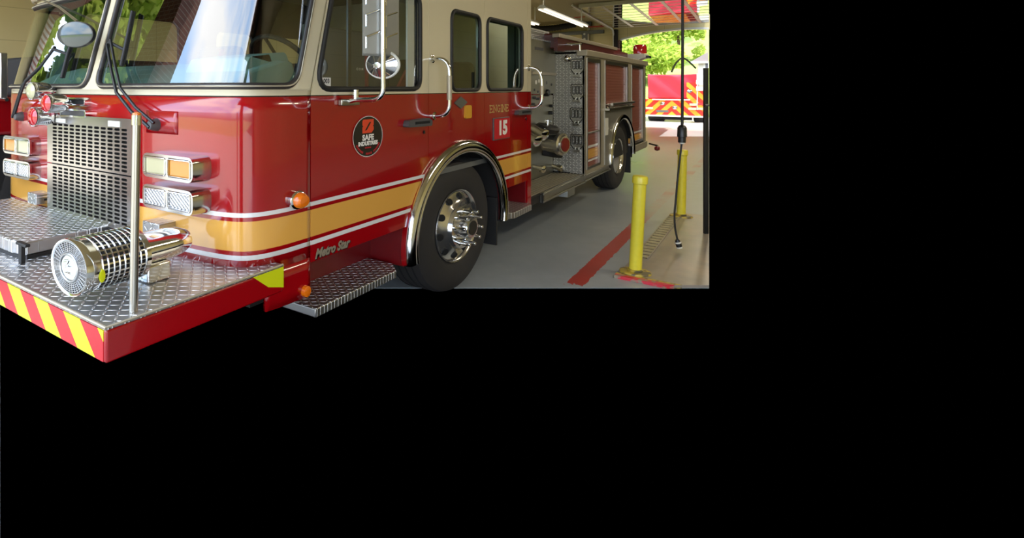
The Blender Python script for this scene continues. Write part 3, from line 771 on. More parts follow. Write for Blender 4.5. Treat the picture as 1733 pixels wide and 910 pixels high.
# grille
YG = 1.705
gl, gr = onY(80, 275, YG).x, onY(223, 297, YG).x
ztop = onY(150, 197, YG).z; zsm = onY(80, 274.5, YG).z; zbt = onY(84, 356, YG).z
c0, c1 = onY(88, 275, YG).x, onY(216.5, 297, YG).x
u1, u0 = onY(89, 207, YG).z, onY(89, 272.5, YG).z
l1, l0 = onY(89, 279.5, YG).z, onY(89, 350, YG).z
def slots(mb, x0, x1, z0, z1, nc, nr):
    for i in range(nc):
        for j in range(nr):
            a, b = x0 + (x1 - x0) * i / nc, x0 + (x1 - x0) * (i + 1) / nc; lo, hi = z0 + (z1 - z0) * j / nr, z0 + (z1 - z0) * (j + 1) / nr
            w, h = (b - a), (hi - lo); sl = rpoly(rect(a + w * .12, b - w * .12, lo + h * .19, hi - h * .19), h * .30, 2)
            cr = [(a, lo), (b, lo), (b, hi), (a, hi)]; out = []
            for q, (x, z) in enumerate(sl):
                ci, k = divmod(q, 3); X, Z = cr[ci]
                side = (ci % 2 == 0) == (k == 0)      # point lies on an upright edge of the slot
                out.append((X, Z) if k == 1 else ((X, z) if side else (x, Z)))
            n = len(sl)
            vs = [Vector((x, YG, z)) for x, z in out] + [Vector((x, YG, z)) for x, z in sl] + [Vector((x, YG + .012, z)) for x, z in sl] + [Vector((x, YG + .012, z)) for x, z in out]
            mb.add(vs, [(m * n + i, m * n + (i + 1) % n, (m + 1) * n + (i + 1) % n, (m + 1) * n + i) for m in range(3) for i in range(n)])
def fr(mb, x0, x1, z0, z1): mb.box(x0, x1, YG, YG + .012, z0, z1)
mb = MB(); slots(mb, c0, c1, u0, u1, 12, 11)
tp = rpoly([(gl, u1), (gr, u1), (gr, ztop), (gl, ztop)], [0, 0, .075, .075])
mb.prism(tp, [], lambda x, z: Vector((x, YG + .012, z)), lambda x, z: Vector((x, YG, z))); fr(mb, gl, c0, zsm + .004, u1); fr(mb, c1, gr, zsm + .004, u1); fr(mb, c0, c1, zsm + .004, u0)
gu = mb.build('upper_grille', 'grille_steel', ENG, 20)
mb = MB(); slots(mb, c0, c1, l0, l1, 12, 12); fr(mb, gl, c0, zbt, zsm - .004); fr(mb, c1, gr, zbt, zsm - .004); fr(mb, c0, c1, zbt, l0); fr(mb, c0, c1, l1, zsm - .004)
mb.build('lower_grille', 'grille_steel', ENG, 20)
mb = MB(); mb.box(gl + .02, gr - .02, YG + .020, YG + .025, zbt + .01, ztop - .03); mb.build('radiator_core', 'void_black', ENG)
mb = MB(); mb.box(gl + .01, gr, YG - .006, YG + .06, zbt - .055, zbt - .004); gs = mb.build('grille_sill', 'underbody', ENG, bevel=.005)
for k in range(5):
    mb = MB(); mb.lathe([(0, .008), (.004, .007), (.006, 0)], (gl + (gr - gl) * (k + .5) / 5, YG - .006, zbt - .02), (0, -1, 0), 10); mb.build('rivet', 'chrome', gs)
for (pa, pb) in (((184, 204), (204, 215)), ((96, 200), (112, 208))):
    p, q = onY(*pa, YG), onY(*pb, YG); mb = MB(); mb.box(p.x, q.x, YG - .005, YG, q.z, p.z); mb.build('grille_plate', 'white_metal', gu)
# chrome air horns above the grille
for (pa, pb, mat) in (((106, 171), (149, 171), 'void_black'), ((106, 190), (150, 190), 'chrome')):
    p, q = onY(*pa, 1.72), onY(*pb, 1.72); h = 7 / F * 3.4
    ov = rpoly(rect(p.x, q.x, p.z - h, p.z + h), h * .98, 8); iv = rpoly(rect(p.x + h * .4, q.x - h * .4, p.z - h * .6, p.z + h * .6), h * .58, 8)
    mb = MB(); mb.prism(ov, [iv], lambda x, z: Vector((x, 1.74, z)), lambda x, z: Vector((x, 1.700, z))); hv = mb.build('nose_vent', 'chrome', ENG, 30, bevel=.006)
    mb = MB(); mb.prism(iv, [], lambda x, z: Vector((x, 1.74, z)), lambda x, z: Vector((x, 1.712, z))); mb.build('vent_mouth', 'grey_plastic' if mat == 'chrome' else 'void_black', hv)

# headlamp clusters
YH = 1.675
def cluster(x0, x1, z0, z1, lens, y1=1.80):
    r = .045
    o = rpoly(rect(x0, x1, z0, z1), r); i1 = rpoly(rect(x0 + .018, (x0 + x1) / 2 - .010, z0 + .020, z1 - .018), .012); i2 = rpoly(rect((x0 + x1) / 2 + .010, x1 - .018, z0 + .020, z1 - .018), .012)
    mb = MB(); mb.prism(o, [i1, i2], lambda x, z: Vector((x, YH + .03, z)), lambda x, z: Vector((x, YH, z)))
    grow = lambda x, z: Vector((x + (x - (x0 + x1) / 2) * .03, 0, z + (z - (z0 + z1) / 2) * .06))
    n = len(o); mb.add([Vector((x, YH + .012, z)) for x, z in o] + [grow(x, z) + Vector((0, y1, 0)) for x, z in o], [(i, (i + 1) % n, n + (i + 1) % n, n + i) for i in range(n)])
    h = mb.build('headlamp_bezel', 'bezel_chrome', ENG, 25, bevel=.004)
    for (q, m) in ((i1, lens[0]), (i2, lens[1])):
        cx = sum(p[0] for p in q) / len(q); cz = sum(p[1] for p in q) / len(q)
        mb = MB(); mb.prism(q, [], lambda x, z: Vector((x, YH + .02, z)), lambda x, z: Vector((x, YH + .006, z))); mb.build('turn_signal_lens' if m == 'amber_lens' else 'headlamp_lens', m, h, bevel=.004)
        fr_ = [(cx + (x - cx) * 1.0, cz + (z - cz) * 1.0) for x, z in q]
        mb = MB(); mb.tube([Vector((x, YH, z)) for x, z in fr_], .0055, 6, closed=True); mb.build('lens_frame', 'chrome', h, 60)
xl, xr = onY(241, 290, YH).x, onY(326, 290, YH).x
cluster(xl, xr, 1.138, 1.262, ('clear_lens', 'amber_lens')); cluster(xl, xr, .980, 1.100, ('led_lens', 'led_lens'))
xl2, xr2 = onY(5, 250, YH).x, onY(50.5, 250, YH).x
cluster(xl2, xr2, 1.138, 1.262, ('amber_lens', 'clear_lens')); cluster(xl2, xr2, .980, 1.100, ('led_lens', 'led_lens'))
# tread plate boxes low on the nose
for (pa, pb) in (((241, 373), (269, 403)), ((46.5, 325), (61, 347))):
    Yb = 1.66; p, q = onY(*pa, Yb), onY(*pb, Yb); mb = MB(); mb.box(p.x, q.x, Yb, 1.78, q.z, p.z); b = mb.build('tow_eye_box', 'tread_plate_front', ENG, bevel=.004)
    mb = MB(); mb.box(q.x + .001, q.x + .003, Yb + .05, Yb + .09, q.z + .02, q.z + .035); mb.build('box_latch', 'void_black', b)
# three round lamps on the nose
def lamp(px, py, rpx, lens, Y):
    q = onY(px, py, Y); d = (q - EYEV).dot(Vector((-s_, c_, 0))); r = rpx / F * d
    mb = MB(); mb.lathe([(0, r * .9), (-.01, r), (.006, r * 1.04), (.02, r), (.07, r * .98), (.095, r * .86), (.112, r * .55), (.118, r * .25), (1.80 - Y, r * .25)], q, (0, 1, 0), 32, 1.2); b = mb.build('spot_lamp', 'chrome', ENG, 40)
    mb = MB(); mb.lathe([(-.011, r * .9), (-.022, r * .7), (-.028, r * .3), (-.029, 0)], q, (0, 1, 0), 32, 1.2); mb.build('spot_lamp_lens', lens, b, 60)
lamp(55, 154, 15, 'clear_lens', 1.60); lamp(81, 175, 16, 'red_lens', 1.56); lamp(58, 197.5, 16.5, 'red_lens', 1.60)
mb = MB(); q = onY(80, 180, 1.70); mb.tube([onY(60, 155, 1.70), q, onY(62, 198, 1.70)], .02, 10); mb.tube([q, q + Vector((.05, .05, 0))], .025, 10); mb.build('lamp_bracket', 'chrome', ENG, 60)

# ---- bumper
ZD = .732; XB1 = -1.94; XB0 = 2 * XC - XB1; YB0 = 1.075
mb = MB(); mb.box(XB0, XB1, YB0, 1.99, ZD - .012, ZD); deck = mb.build('bumper_deck', 'tread_plate_flat', ENG, bevel=.004)
mb = MB(); mb.box(XB0 + .004, XB1 - .004, YB0 + .004, 1.99, ZD - .135, ZD - .012); bmp = mb.build('bumper', 'red_paint', ENG, bevel=.01)
chevron('chevron_film', 0, .26, 1.0, srgb(214, 224, 20), srgb(190, 24, 34))
mb = MB(); mb.box(XB0 + .02, XB1 - .02, YB0 + .002, YB0 + .006, ZD - .13, ZD - .016); mb.build('front_chevron', 'chevron_film', ENG)
pts = [onX(480.6, 447.5, XB1), onX(480.6, 486, XB1), onX(455, 486, XB1), onX(427, 468, XB1)]
mb = MB(); mb.add([Vector((XB1 - .002, p.y, p.z)) for p in pts] + [Vector((XB1 - .010, p.y, p.z)) for p in pts], [(0, 1, 2, 3), (7, 6, 5, 4), (0, 4, 5, 1), (1, 5, 6, 2), (2, 6, 7, 3), (3, 7, 4, 0)]); mb.build('side_chevron', 'hivis_yellow', ENG, 0)
mb = MB(); mb.tube([Vector((XB0, YB0 + .004, ZD - .002)), Vector((XB1 - .002, YB0 + .004, ZD - .002)), Vector((XB1 - .002, 1.985, ZD - .002))], .007, 8); mb.build('deck_edge', 'satin_aluminium', deck, 60)
mb = MB(); p = onZ(32, 341, ZD); mb.lathe([(0, .13), (.004, .13), (.005, 0)], Vector((p.x, p.y, ZD)), (0, 0, 1), 24, 1.3, .5, up=(0, 1, 0)); mb.build('deck_gap_shadow', 'void_black', deck)  # flat black disc painted on the deck as the shadow in the gap
# hose tray lid and its latch
c = onZ(38, 437, ZD); XL = -3.03
mb = MB(); lid = [(-4.35, 1.235), (XL - .12, 1.235), (XL, 1.26), (XL - .02, 1.71), (-4.35, 1.71)]
mb.prism(lid, [], lambda x, y: Vector((x, y, ZD + .018)), lambda x, y: Vector((x, y, ZD + .085))); tl = mb.build('hose_tray_lid', 'tread_plate_flat', ENG, bevel=.008)
mb = MB(); mb.prism([(x + .004 * (1 if x > -4 else -1), y + .003) for x, y in lid], [], lambda x, y: Vector((x, y, ZD)), lambda x, y: Vector((x, y, ZD + .018))); mb.build('lid_seal', 'black_rubber', tl)
q = onY(36, 404, 1.22); mb = MB(); mb.box(q.x - .055, q.x + .055, 1.215, 1.24, ZD + .085, ZD + .10); mb.box(q.x - .016, q.x + .016, 1.212, 1.234, ZD, ZD + .09); mb.build('lid_latch', 'black_rubber', tl, bevel=.004)
# siren
Yf = 1.12; q = onY(119, 452, Yf); d = (q - EYEV).dot(Vector((-s_, c_, 0))); r = 48.5 / F * d; kx = 1.32
if q.z - r < ZD + .004: q.z = ZD + r + .004
mb = MB(); mb.lathe([(0, r * .86), (-.006, r * .90), (-.008, r * .97), (.004, r), (.020, r), (.024, r * .96), (.05, r * .955)], q, (0, 1, 0), 48, kx); sir = mb.build('siren', 'chrome', ENG, 40)
mb = MB(); mb.lathe([(.0, r * .88), (.001, 0)], q, (0, 1, 0), 40, kx); sf = mb.build('siren_face', 'siren_dark', sir)
mb = MB()
for k in range(6):
    rr = r * (.54 + .066 * k)
    mb.tube([q + Vector((math.cos(t) * rr * kx, -.003, math.sin(t) * rr)) for t in [2 * PI * i / 48 for i in range(48)]], .0024, 6, closed=True)
mb.tube([q + Vector((math.cos(t) * r * .47 * kx, -.005, math.sin(t) * r * .47)) for t in [2 * PI * i / 48 for i in range(48)]], .006, 8, closed=True)
for k in range(36):
    t = 2 * PI * k / 36; mb.tube([q + Vector((math.cos(t) * r * .5 * kx, -.003, math.sin(t) * r * .5)), q + Vector((math.cos(t) * r * .87 * kx, -.003, math.sin(t) * r * .87))], .0018, 5)
mb.build('siren_grille', 'siren_ring', sir, 60)
mb = MB(); mb.lathe([(-.004, r * .42), (-.005, r * .30), (-.005, 0)], q, (0, 1, 0), 36, kx)
for (xa, za, xb_, zb_) in ((-.2, .2, .05, .28), (.05, .28, -.1, .0), (-.1, .0, .15, .05), (.15, .05, .2, -.2), (.2, -.2, -.15, -.2), (-.22, -.05, -.22, .15)): mb.tube([q + Vector((xa * r * kx, -.008, za * r)), q + Vector((xb_ * r * kx, -.008, zb_ * r))], .004, 6)
mb.lathe([(-.006, r * .40), (-.004, r * .36)], q, (0, 1, 0), 36, kx)
mb.build('siren_emblem', 'chrome', sir, 0)
mb = MB(); mb.lathe([(.03, r * .80), (.27, r * .80)], q, (0, 1, 0), 40, kx); mb.build('siren_rotor', 'void_black', sir)
mb = MB(); mb.lathe([(.02, r * .945), (.265, r * .945)], q, (0, 1, 0), 56, kx)
for k in range(9):
    y = .060 + k * .024; mb.tube([q + Vector((math.cos(t) * r * .947 * kx, y, math.sin(t) * r * .947)) for t in [2 * PI * i / 56 for i in range(56)]], .003, 6, closed=True)
cage = mb.build('siren_stator_cage', 'chrome', sir, 40)
mb = MB()
for k in range(8):
    y0_ = .064 + k * .024
    for j in range(36):
        t0 = 2 * PI * (j + .18) / 36; t1 = 2 * PI * (j + .82) / 36; rr_ = r * .9475
        e = [Vector((math.cos(t) * rr_ * kx, 0, math.sin(t) * rr_)) for t in (t0, t1)]
        mb.add([q + e[0] + Vector((0, y0_, 0)), q + e[1] + Vector((0, y0_, 0)), q + e[1] + Vector((0, y0_ + .016, 0)), q + e[0] + Vector((0, y0_ + .016, 0))], [(0, 1, 2, 3)])
mb.build('cage_slots', 'void_black', sir, 0)
mb = MB(); mb.lathe([(.255, r * .97), (.275, r * .97), (.285, r * .8), (.30, r * .62), (.44, r * .60), (.50, r * .55), (.545, r * .42), (.56, r * .2), (.563, 0)], q, (0, 1, 0), 40, kx); mb.build('siren_motor_housing', 'chrome', sir, 40)
mb = MB(); mb.box(q.x - .08, q.x + .08, q.y + .30, q.y + .42, ZD, q.z - r * .5); mb.build('siren_foot', 'chrome', sir, bevel=.01)
mb = MB(); e = q + Vector((r * .97 * kx * .97, .055, -.02)); mb.lathe([(0, .022), (.006, .018), (.008, 0)], e, (1, 0, 0), 16, .6, 1.3); mb.build('siren_sticker', 'hivis_yellow', sir)
# guide pole on the bumper corner
b = onX(226.5, 487, -2.0); t = onX(231.5, 196, -2.0); up = (t - b); base = b + up * ((ZD - b.z) / up.z)
mb = MB(); mb.tube([base, t], .0165, 16); gp = mb.build('guide_pole', 'stainless', ENG, 60)
mb = MB(); mb.tube([t - up.normalized() * .035, t + up.normalized() * .003], .020, 16); mb.build('pole_cap', 'chrome', gp, 60)
mb = MB(); mb.lathe([(0, .018), (.008, .017), (.012, .008), (.013, 0)], t + up.normalized() * .003, up, 16); mb.build('pole_tip', 'orange_lens', gp)
mb = MB(); mb.lathe([(0, .04), (.02, .035), (.03, .022)], base, (0, 0, 1), 20); mb.build('pole_base', 'chrome', gp)

# ================================================================== pump panel and body
XP = -2.384; YC = onX(990, 200, XS).y; YE = onX(1092.6, 150, XS).y; ZBT = 2.085; ZBB = .40
def yzx(X): return lambda y, z: Vector((X, y, z))
mb = MB(); mb.box(XP - .02, XP, 5.56, YC, .47, 1.50); pp = mb.build('pump_panel', 'pump_steel', ENG)
mb = MB(); mb.box(XP - .02, XP + .03, 5.56, YC, 1.52, 2.18); pu = mb.build('upper_pump_panel', 'pump_steel', ENG, bevel=.006)
mb = MB(); mb.box(XP - .6, XP + .035, 5.6, YC + .02, 2.18, 2.20); mb.build('pump_house_top', 'tread_plate_flat', ENG)
mb = MB(); mb.box(XP - 1.6, XP - .02, 5.56, YC, .4, 2.17); mb.build('pump_house', 'satin_aluminium', ENG)
mb = MB(); mb.box(XP - 1.9, XP - .05, 5.75, YC, 2.2, 2.34); mb.build('crosslay_cover', 'tread_plate_front', ENG, bevel=.01)
mb = MB(); p, q = onX(905, 79, XP + .03), onX(919, 86, XP + .03); mb.box(XP + .03, XP + .034, p.y, q.y, q.z, p.z); mb.build('panel_plate', 'grey_plastic', pu)
mb = MB(); p, q = onX(898, 121, XP + .02), onX(936, 128, XP + .02); mb.box(XP, XP + .05, p.y, YC - .01, q.z - .0, p.z); mb.build('panel_light_shield', 'satin_aluminium', pp, bevel=.004)
# gauges, knobs, outlets
def knob(px, py, rpx, mat, nm, dp=.03, face=None):
    q = onX(px, py, XP); d = (q - EYEV).dot(Vector((-s_, c_, 0))); r = rpx / F * d
    mb = MB(); mb.lathe([(0, r), (dp * .8, r), (dp, r * .8), (dp, 0)], q, (1, 0, 0), 18, 1.25); k = mb.build(nm, mat, pp, 40)
    if face:
        mb = MB(); mb.lathe([(dp + .001, r * .75), (dp + .002, 0)], q, (1, 0, 0), 18, 1.25); mb.build('gauge_face', face, pp)
knob(903, 139, 5, 'chrome', 'pressure_gauge', face='decal_white'); knob(908, 137, 4.5, 'black_plastic', 'pressure_gauge', face='decal_white')
for (x, y) in ((900, 152), (906, 155), (902, 165), (908, 167), (915, 165), (900, 176), (905, 180), (911, 178), (929, 143)): knob(x, y, 2.1, 'red_lens' if (x + y) % 3 == 0 else 'grey_plastic', 'valve_knob', .04)
knob(921, 140, 4, 'black_plastic', 'pressure_gauge', face='grey_plastic'); knob(921.5, 157, 6, 'black_plastic', 'selector_knob', .06); knob(930, 179, 2.5, 'black_plastic', 'valve_knob', .04); knob(929, 191, 3, 'black_plastic', 'valve_knob', .05)
mb = MB(); p, q = onX(900, 147, XP), onX(910, 160, XP); mb.box(XP, XP + .01, p.y, q.y, q.z, p.z); mb.build('pump_warning_plate', 'decal_red', pp)
mb = MB(); p = onX(914, 213, XP); q = p + Vector((.30, 0, 0))
# suction inlet: body, black hand wheel above, chrome cap to the rear
o = onX(925, 243, XP); mb.lathe([(0, .16), (.04, .16), (.05, .125), (.20, .125)], o, (1, 0, 0), 28, 1.15); inl = mb.build('suction_inlet', 'stainless', ENG, 40)
mb = MB(); e = onX(938, 243, XP + .20); mb.lathe([(-.12, .11), (.06, .115), (.07, .135), (.12, .135), (.13, .11), (.15, .10), (.152, 0)], e, (.8, -.25, 0), 28); mb.build('inlet_cap', 'polished_stainless', inl, 40)
mb = MB(); mb.lathe([(.153, .085), (.158, .08), (.159, 0)], e, (.8, -.25, 0), 28); mb.build('cap_face', 'dark_red_paint', inl)
mb = MB(); h = onX(926, 218, XP + .14); mb.lathe([(-.05, .06), (-.03, .13), (.02, .14), (.045, .12), (.05, 0)], h, (.25, 0, 1), 26, 1.15); mb.build('gate_valve_wheel', 'black_rubber', inl, 40)
mb = MB(); mb.tube([h + Vector((0, 0, .02)), h + Vector((.01, 0, .11))], .025, 10); mb.tube([h + Vector((0, -.06, .10)), h + Vector((0, .14, .085))], .012, 8); mb.build('valve_stem', 'chrome', inl, 60)
for (px, py) in ((905, 236), (917, 226)):
    e = onX(px, py, XP + .16); mb = MB(); mb.lathe([(-.14, .05), (0, .055), (.01, .07), (.05, .07), (.06, .05)], e, (.85, -.35, -.35), 18); mb.build('discharge_elbow', 'chrome', inl, 40)
mb = MB(); o = onX(918, 258, XP + .05); mb.tube([o, o + Vector((.12, .05, -.02)), o + Vector((.14, .25, -.05))], .035, 10); mb.build('drain_manifold', 'underbody', inl, 60)
for (px, py) in ((903, 282), (935, 281)):
    e = onX(px, py, XP); mb = MB(); mb.lathe([(0, .03), (.10, .03), (.11, .045), (.15, .045), (.16, .02)], e, (.9, -.3, -.1), 14); mb.build('drain_valve', 'chrome', pp, 40)
# running board
Yb0 = onX(918.5, 330, XS).y; ZRB = .486
mb = MB()
mb.box(XP, XS - .03, 5.58, YC, ZRB - .09, ZRB - .012); mb.box(XP, XS - .012, 5.58, YC - .005, ZRB - .012, ZRB - .006); rb = mb.build('running_board', 'underbody', ENG); mb = MB()
mb.box(XP, XS - .03, 5.575, 5.58, ZRB - .09, ZRB)
for k in range(9):
    x = XP + .02 + k * .039; mb.box(x, x + .024, 5.58, YC - .01, ZRB - .008, ZRB)
mb.build('board_ribs', 'satin_aluminium', rb)
mb = MB(); Yw0 = YRW - .80
mb.box(XS - .03, XS - .006, Yb0, YC - .01, .387, ZRB + .004); mb.box(XS - .006, XS + .012, Yb0, YC - .01, .387, .405); mb.box(XS - .006, XS + .012, Yb0, YC - .01, ZRB - .02, ZRB - .002)
mb.build('rub_rail', 'stainless', ENG, bevel=.003)
mb = MB(); mb.box(XS - .03, XS - .006, YC, Yw0 + .03, .395, .478); mb.box(XS - .006, XS + .012, YC + .02, Yw0 + .03, .395, .410); mb.box(XS - .006, XS + .012, YC + .02, Yw0 + .03, .462, .478); mb.build('rub_rail', 'stainless', ENG, bevel=.003)
mb = MB(); mb.box(XS - .004, XS + .006, Yb0 - .02, Yb0 + .03, .385, ZRB + .006); mb.build('rail_end_cap', 'black_plastic', ENG)
mb = MB(); mb.box(XP, XS - .12, 7.2, 7.5, .22, .4); mb.build('tool_box', 'stainless', ENG, bevel=.01)
# corner panel facing forward
mb = MB(); mb.box(XP, XS, YC, YC + .03, ZRB, ZBT); cp = mb.build('corner_panel', 'tread_plate_panel', ENG, bevel=.006)
def fold_step(px, py):
    q = onY(px, py, YC - .012); w, h = .078, .105
    o = rpoly([(-w, -.03), (-w * .55, -.08), (w * .55, -.08), (w, -.03), (w, h), (-w, h)], .02)
    sl = [rpoly(rect(a, b, -.02, h - .022), .012) for a, b in ((-.060, -.026), (-.014, .014), (.026, .060))]
    mp = lambda f: (lambda x, z: Vector((q.x + x, q.y + f, q.z + z)))
    mb = MB(); mb.prism(o, sl, mp(.008), mp(-.012)); st = mb.build('folding_step', 'stainless', ENG, 25, bevel=.004)
    mb = MB(); mb.tube([mp(-.012)(x, z) for x, z in o], .0055, 6, closed=True)
    for k in sl: mb.tube([mp(-.012)(x, z) for x, z in k], .0045, 6, closed=True)
    mb.build('step_rim', 'underbody', st, 60)
    mb = MB(); mb.box(q.x - .045, q.x + .045, q.y - .03, q.y + .01, q.z - .125, q.z - .09); mb.box(q.x - .03, q.x - .012, q.y - .03, q.y + .01, q.z - .12, q.z - .06); mb.box(q.x + .012, q.x + .03, q.y - .03, q.y + .01, q.z - .12, q.z - .06); mb.build('step_bracket', 'stainless', st, bevel=.005)
for p in ((977.5, 114), (977.5, 156.5), (976, 196.5), (977, 241)): fold_step(*p)
q = onY(960.5, 99.5, YC); mb = MB(); mb.lathe([(0, .045), (.015, .045), (.02, .04), (.045, .03), (.055, .015), (.057, 0)], q, (0, -1, 0), 20); mb.build('corner_lamp', 'chrome', ENG, 40)
# body side with three shuttered lockers
def ye(px): return onX(px, 150, XS).y
sh = [rect(ye(993.5), ye(1015.5), .545, 1.945), rect(ye(1024), ye(1062), 1.30, 1.945), rect(ye(1069), ye(1088), .62, 1.945)]
RAY, RAZ = .80, .628
def rarch(ry, rz, zb, n=36):
    t0 = math.asin((zb - AZ) / rz); return [(YRW - ry * math.cos(t), AZ + rz * math.sin(t)) for t in [t0 + (PI - 2 * t0) * i / n for i in range(n + 1)]]
side = [(YC, .48)] + rarch(RAY, RAZ, .48) + [(YE, .48), (YE, ZBT), (YC, ZBT)]
mb = MB(); mb.prism(side, sh, yzx(XS - .03), yzx(XS)); mb.build('body_side', 'satin_aluminium', ENG, 20)
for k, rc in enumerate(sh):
    (y0, z0), (y1, z1) = rc[0], rc[2]; mb = MB(); mb.box(XS - .05, XS - .022, y0 - .01, y1 + .01, z0 - .01, z1 + .01); sd_ = mb.build('locker_shutter', 'shutter_paint_reflection', ENG)
    mb = MB(); fw = .045
    mb.prism(rect(y0 - .01, y1 + .01, z0 - .01, z1 + .04), [rect(y0 + .015, y1 - fw, z0 + .02, z1 - .01)], yzx(XS - .02), yzx(XS + .008)); mb.build('shutter_frame', 'stainless', sd_, 20)
    mb = MB(); zz = z0 + (.46 if k == 0 else .05); mb.tube([Vector((XS - .005, y0 + .03, zz)), Vector((XS - .005, y1 - .06, zz))], .012, 8); mb.build('shutter_bar', 'stainless', sd_, 60)
mb = MB(); ya, yb = ye(1022.5), ye(1067.5)
low = [(ya, 1.26), (ya, .50)] + [p for p in rarch(RAY + .01, RAZ + .01, .50) if ya < p[0] < yb] + [(yb, .62), (yb, 1.26)]
mb.prism(low[::-1], [], yzx(XS), yzx(XS + .012)); mb.build('wheel_panel', 'brushed_panel', ENG, 20)
mb = MB(); p, q = onX(1024, 200, XS + .012), onX(1029, 228, XS + .012); mb.box(XS + .012, XS + .016, p.y, q.y, q.z, p.z); mb.build('reflector_strip', 'white_metal', ENG)
mb = MB(); ya, yb = ye(1024), ye(1067); mb.box(XS, XS + .06, ya, yb, 1.27, 1.30); mb.tube([Vector((XS + .07, ya + .1, 1.36)), Vector((XS + .07, yb - .1, 1.36))], .02, 8); mb.tube([Vector((XS, ya + .2, 1.30)), Vector((XS + .07, ya + .2, 1.36))], .02, 8); mb.tube([Vector((XS, yb - .2, 1.30)), Vector((XS + .07, yb - .2, 1.36))], .02, 8); mb.build('tool_rail', 'stainless', ENG, 40)
mb = MB(); mb.tube([Vector((XS + .012, y, z)) for y, z in rarch(.80, .632, .48)], .045, 12, flat=.75); mb.build('wheel_arch_trim', 'chrome', ENG, 60)
mb = MB(); L0 = rarch(.79, .62, .42, 30); n = len(L0)
mb.add([Vector((XS, y, z)) for y, z in L0] + [Vector((XS - .7, y, z)) for y, z in L0], [(i, i + 1, i + n + 1, i + n) for i in range(n - 1)]); mb.add([Vector((XS - .7, y, z)) for y, z in L0], [tuple(range(n))]); mb.build('wheel_arch_liner', 'underbody', ENG, 60)
mb = MB(); mb.box(XS - .34, XS - .02, YRW + .74, YRW + .77, .16, .70); mb.build('mud_flap', 'black_rubber', ENG)
mb = MB(); mb.box(XF + .03, XS - .06, YC + .02, YE - .02, .5, 2.0); mb.build('body_core', 'underbody', ENG)
mb = MB(); mb.box(XF, XF + .03, YC, YE, .48, ZBT); mb.box(XF, XS, YE - .03, YE, .48, ZBT); mb.build('far_body_side', 'red_paint', ENG)
# cornice, hose bed, top rail
mb = MB(); mb.box(XS - .10, XS + .03, YC - .01, YE + .06, 2.005, ZBT); mb.box(XF, XS - .10, YC, YE, 2.03, 2.07); cor = mb.build('body_cornice', 'satin_aluminium', ENG, bevel=.008)
mb = MB(); y1 = onX(1062, 88, XS - .25).y
mb.box(XS - .30, XS - .25, YC - .3, y1, ZBT - .02, 2.235); hb = mb.build('hose_bed_side', 'maroon_paint', ENG)
mb = MB(); mb.box(XS - .32, XS - .23, YC - .3, y1 - .9, 2.235, 2.285); mb.build('hose_bed_rail', 'satin_aluminium', hb, bevel=.006)
mb = MB(); mb.box(XF + .3, XS - .3, YC - .2, y1 - .3, 2.1, 2.30); mb.build('hose_bed_cover', 'maroon_paint', ENG, bevel=.02)
a, b = onY(945, 76, YC - .02), onY(985, 74, YC - .02); mb = MB(); mb.tube([a, b], .018, 10)
for q in (a.lerp(b, .06), a.lerp(b, .9)): mb.tube([q, q + Vector((0, .01, -.09))], .016, 8)
mb.build('top_grab_bar', 'chrome', ENG, 60)
# beacon bracket at the back
Yk = YE - .25; a, b = onY(1061, 95, Yk), onY(1092, 95, Yk); mb = MB(); mb.prism([(a.x - .25, a.z - .10), (a.x + .18, a.z - .08), (b.x, b.z - .02), (b.x, b.z + .045), (a.x - .25, a.z + .045)], [], lambda x, z: Vector((x, Yk + .35, z)), lambda x, z: Vector((x, Yk, z))); bk = mb.build('beacon_bracket', 'white_metal', ENG, bevel=.01)
mb = MB(); q = onY(1080, 92, Yk); q.z = a.z + .045; mb.lathe([(0, .095), (.12, .095), (.165, .08), (.175, 0)], q + Vector((0, .17, 0)), (0, 0, 1), 24, 1.2, 1.2, up=(0, 1, 0)); mb.build('beacon', 'red_lens', bk, 40)
mb = MB(); q = onY(1066, 92, Yk); q.z = a.z + .045; mb.lathe([(0, .09), (.05, .06), (.09, .02), (.12, 0)], q + Vector((0, .17, 0)), (0, 0, 1), 16); mb.build('beacon_base', 'black_plastic', bk, 40)
mb = MB(); mb.box(b.x - .0, b.x + .05, Yk + .05, Yk + .30, b.z - .03, b.z + .01); mb.build('bracket_end', 'black_plastic', bk)
# tailboard
ya = onX(1066, 262, XS).y; mb = MB(); mb.box(XS - .05, XS + .012, YRW + .86, YE + .10, .50, .60); mb.build('rub_rail', 'satin_aluminium', ENG, bevel=.004)
mb = MB(); mb.box(XF, XS - .03, YE, YE + .30, .46, .56); mb.build('tail_step', 'satin_aluminium', ENG, bevel=.01)
mb = MB(); q = onX(1099, 243, XS - .05); mb.tube([q, q + Vector((.12, .18, -.05)), onX(1112, 251, XS + .12)], .016, 8); e = onX(1112, 251, XS + .12); tr = mb.build('tail_marker_arm', 'black_plastic', ENG, 60)
mb = MB(); mb.lathe([(-.05, 0), (-.04, .035), (0, .05), (.04, .035), (.05, 0)], e, (1, .4, 0), 16); mb.build('tail_marker_knob', 'dark_red_paint', tr, 60)
mb = MB(); q = onX(1096, 238, XS - .02); mb.lathe([(-.12, .02), (-.05, .05), (.05, .05), (.08, .02)], q, (0, 0, 1), 14); mb.build('tail_bracket', 'stainless', ENG, 40)
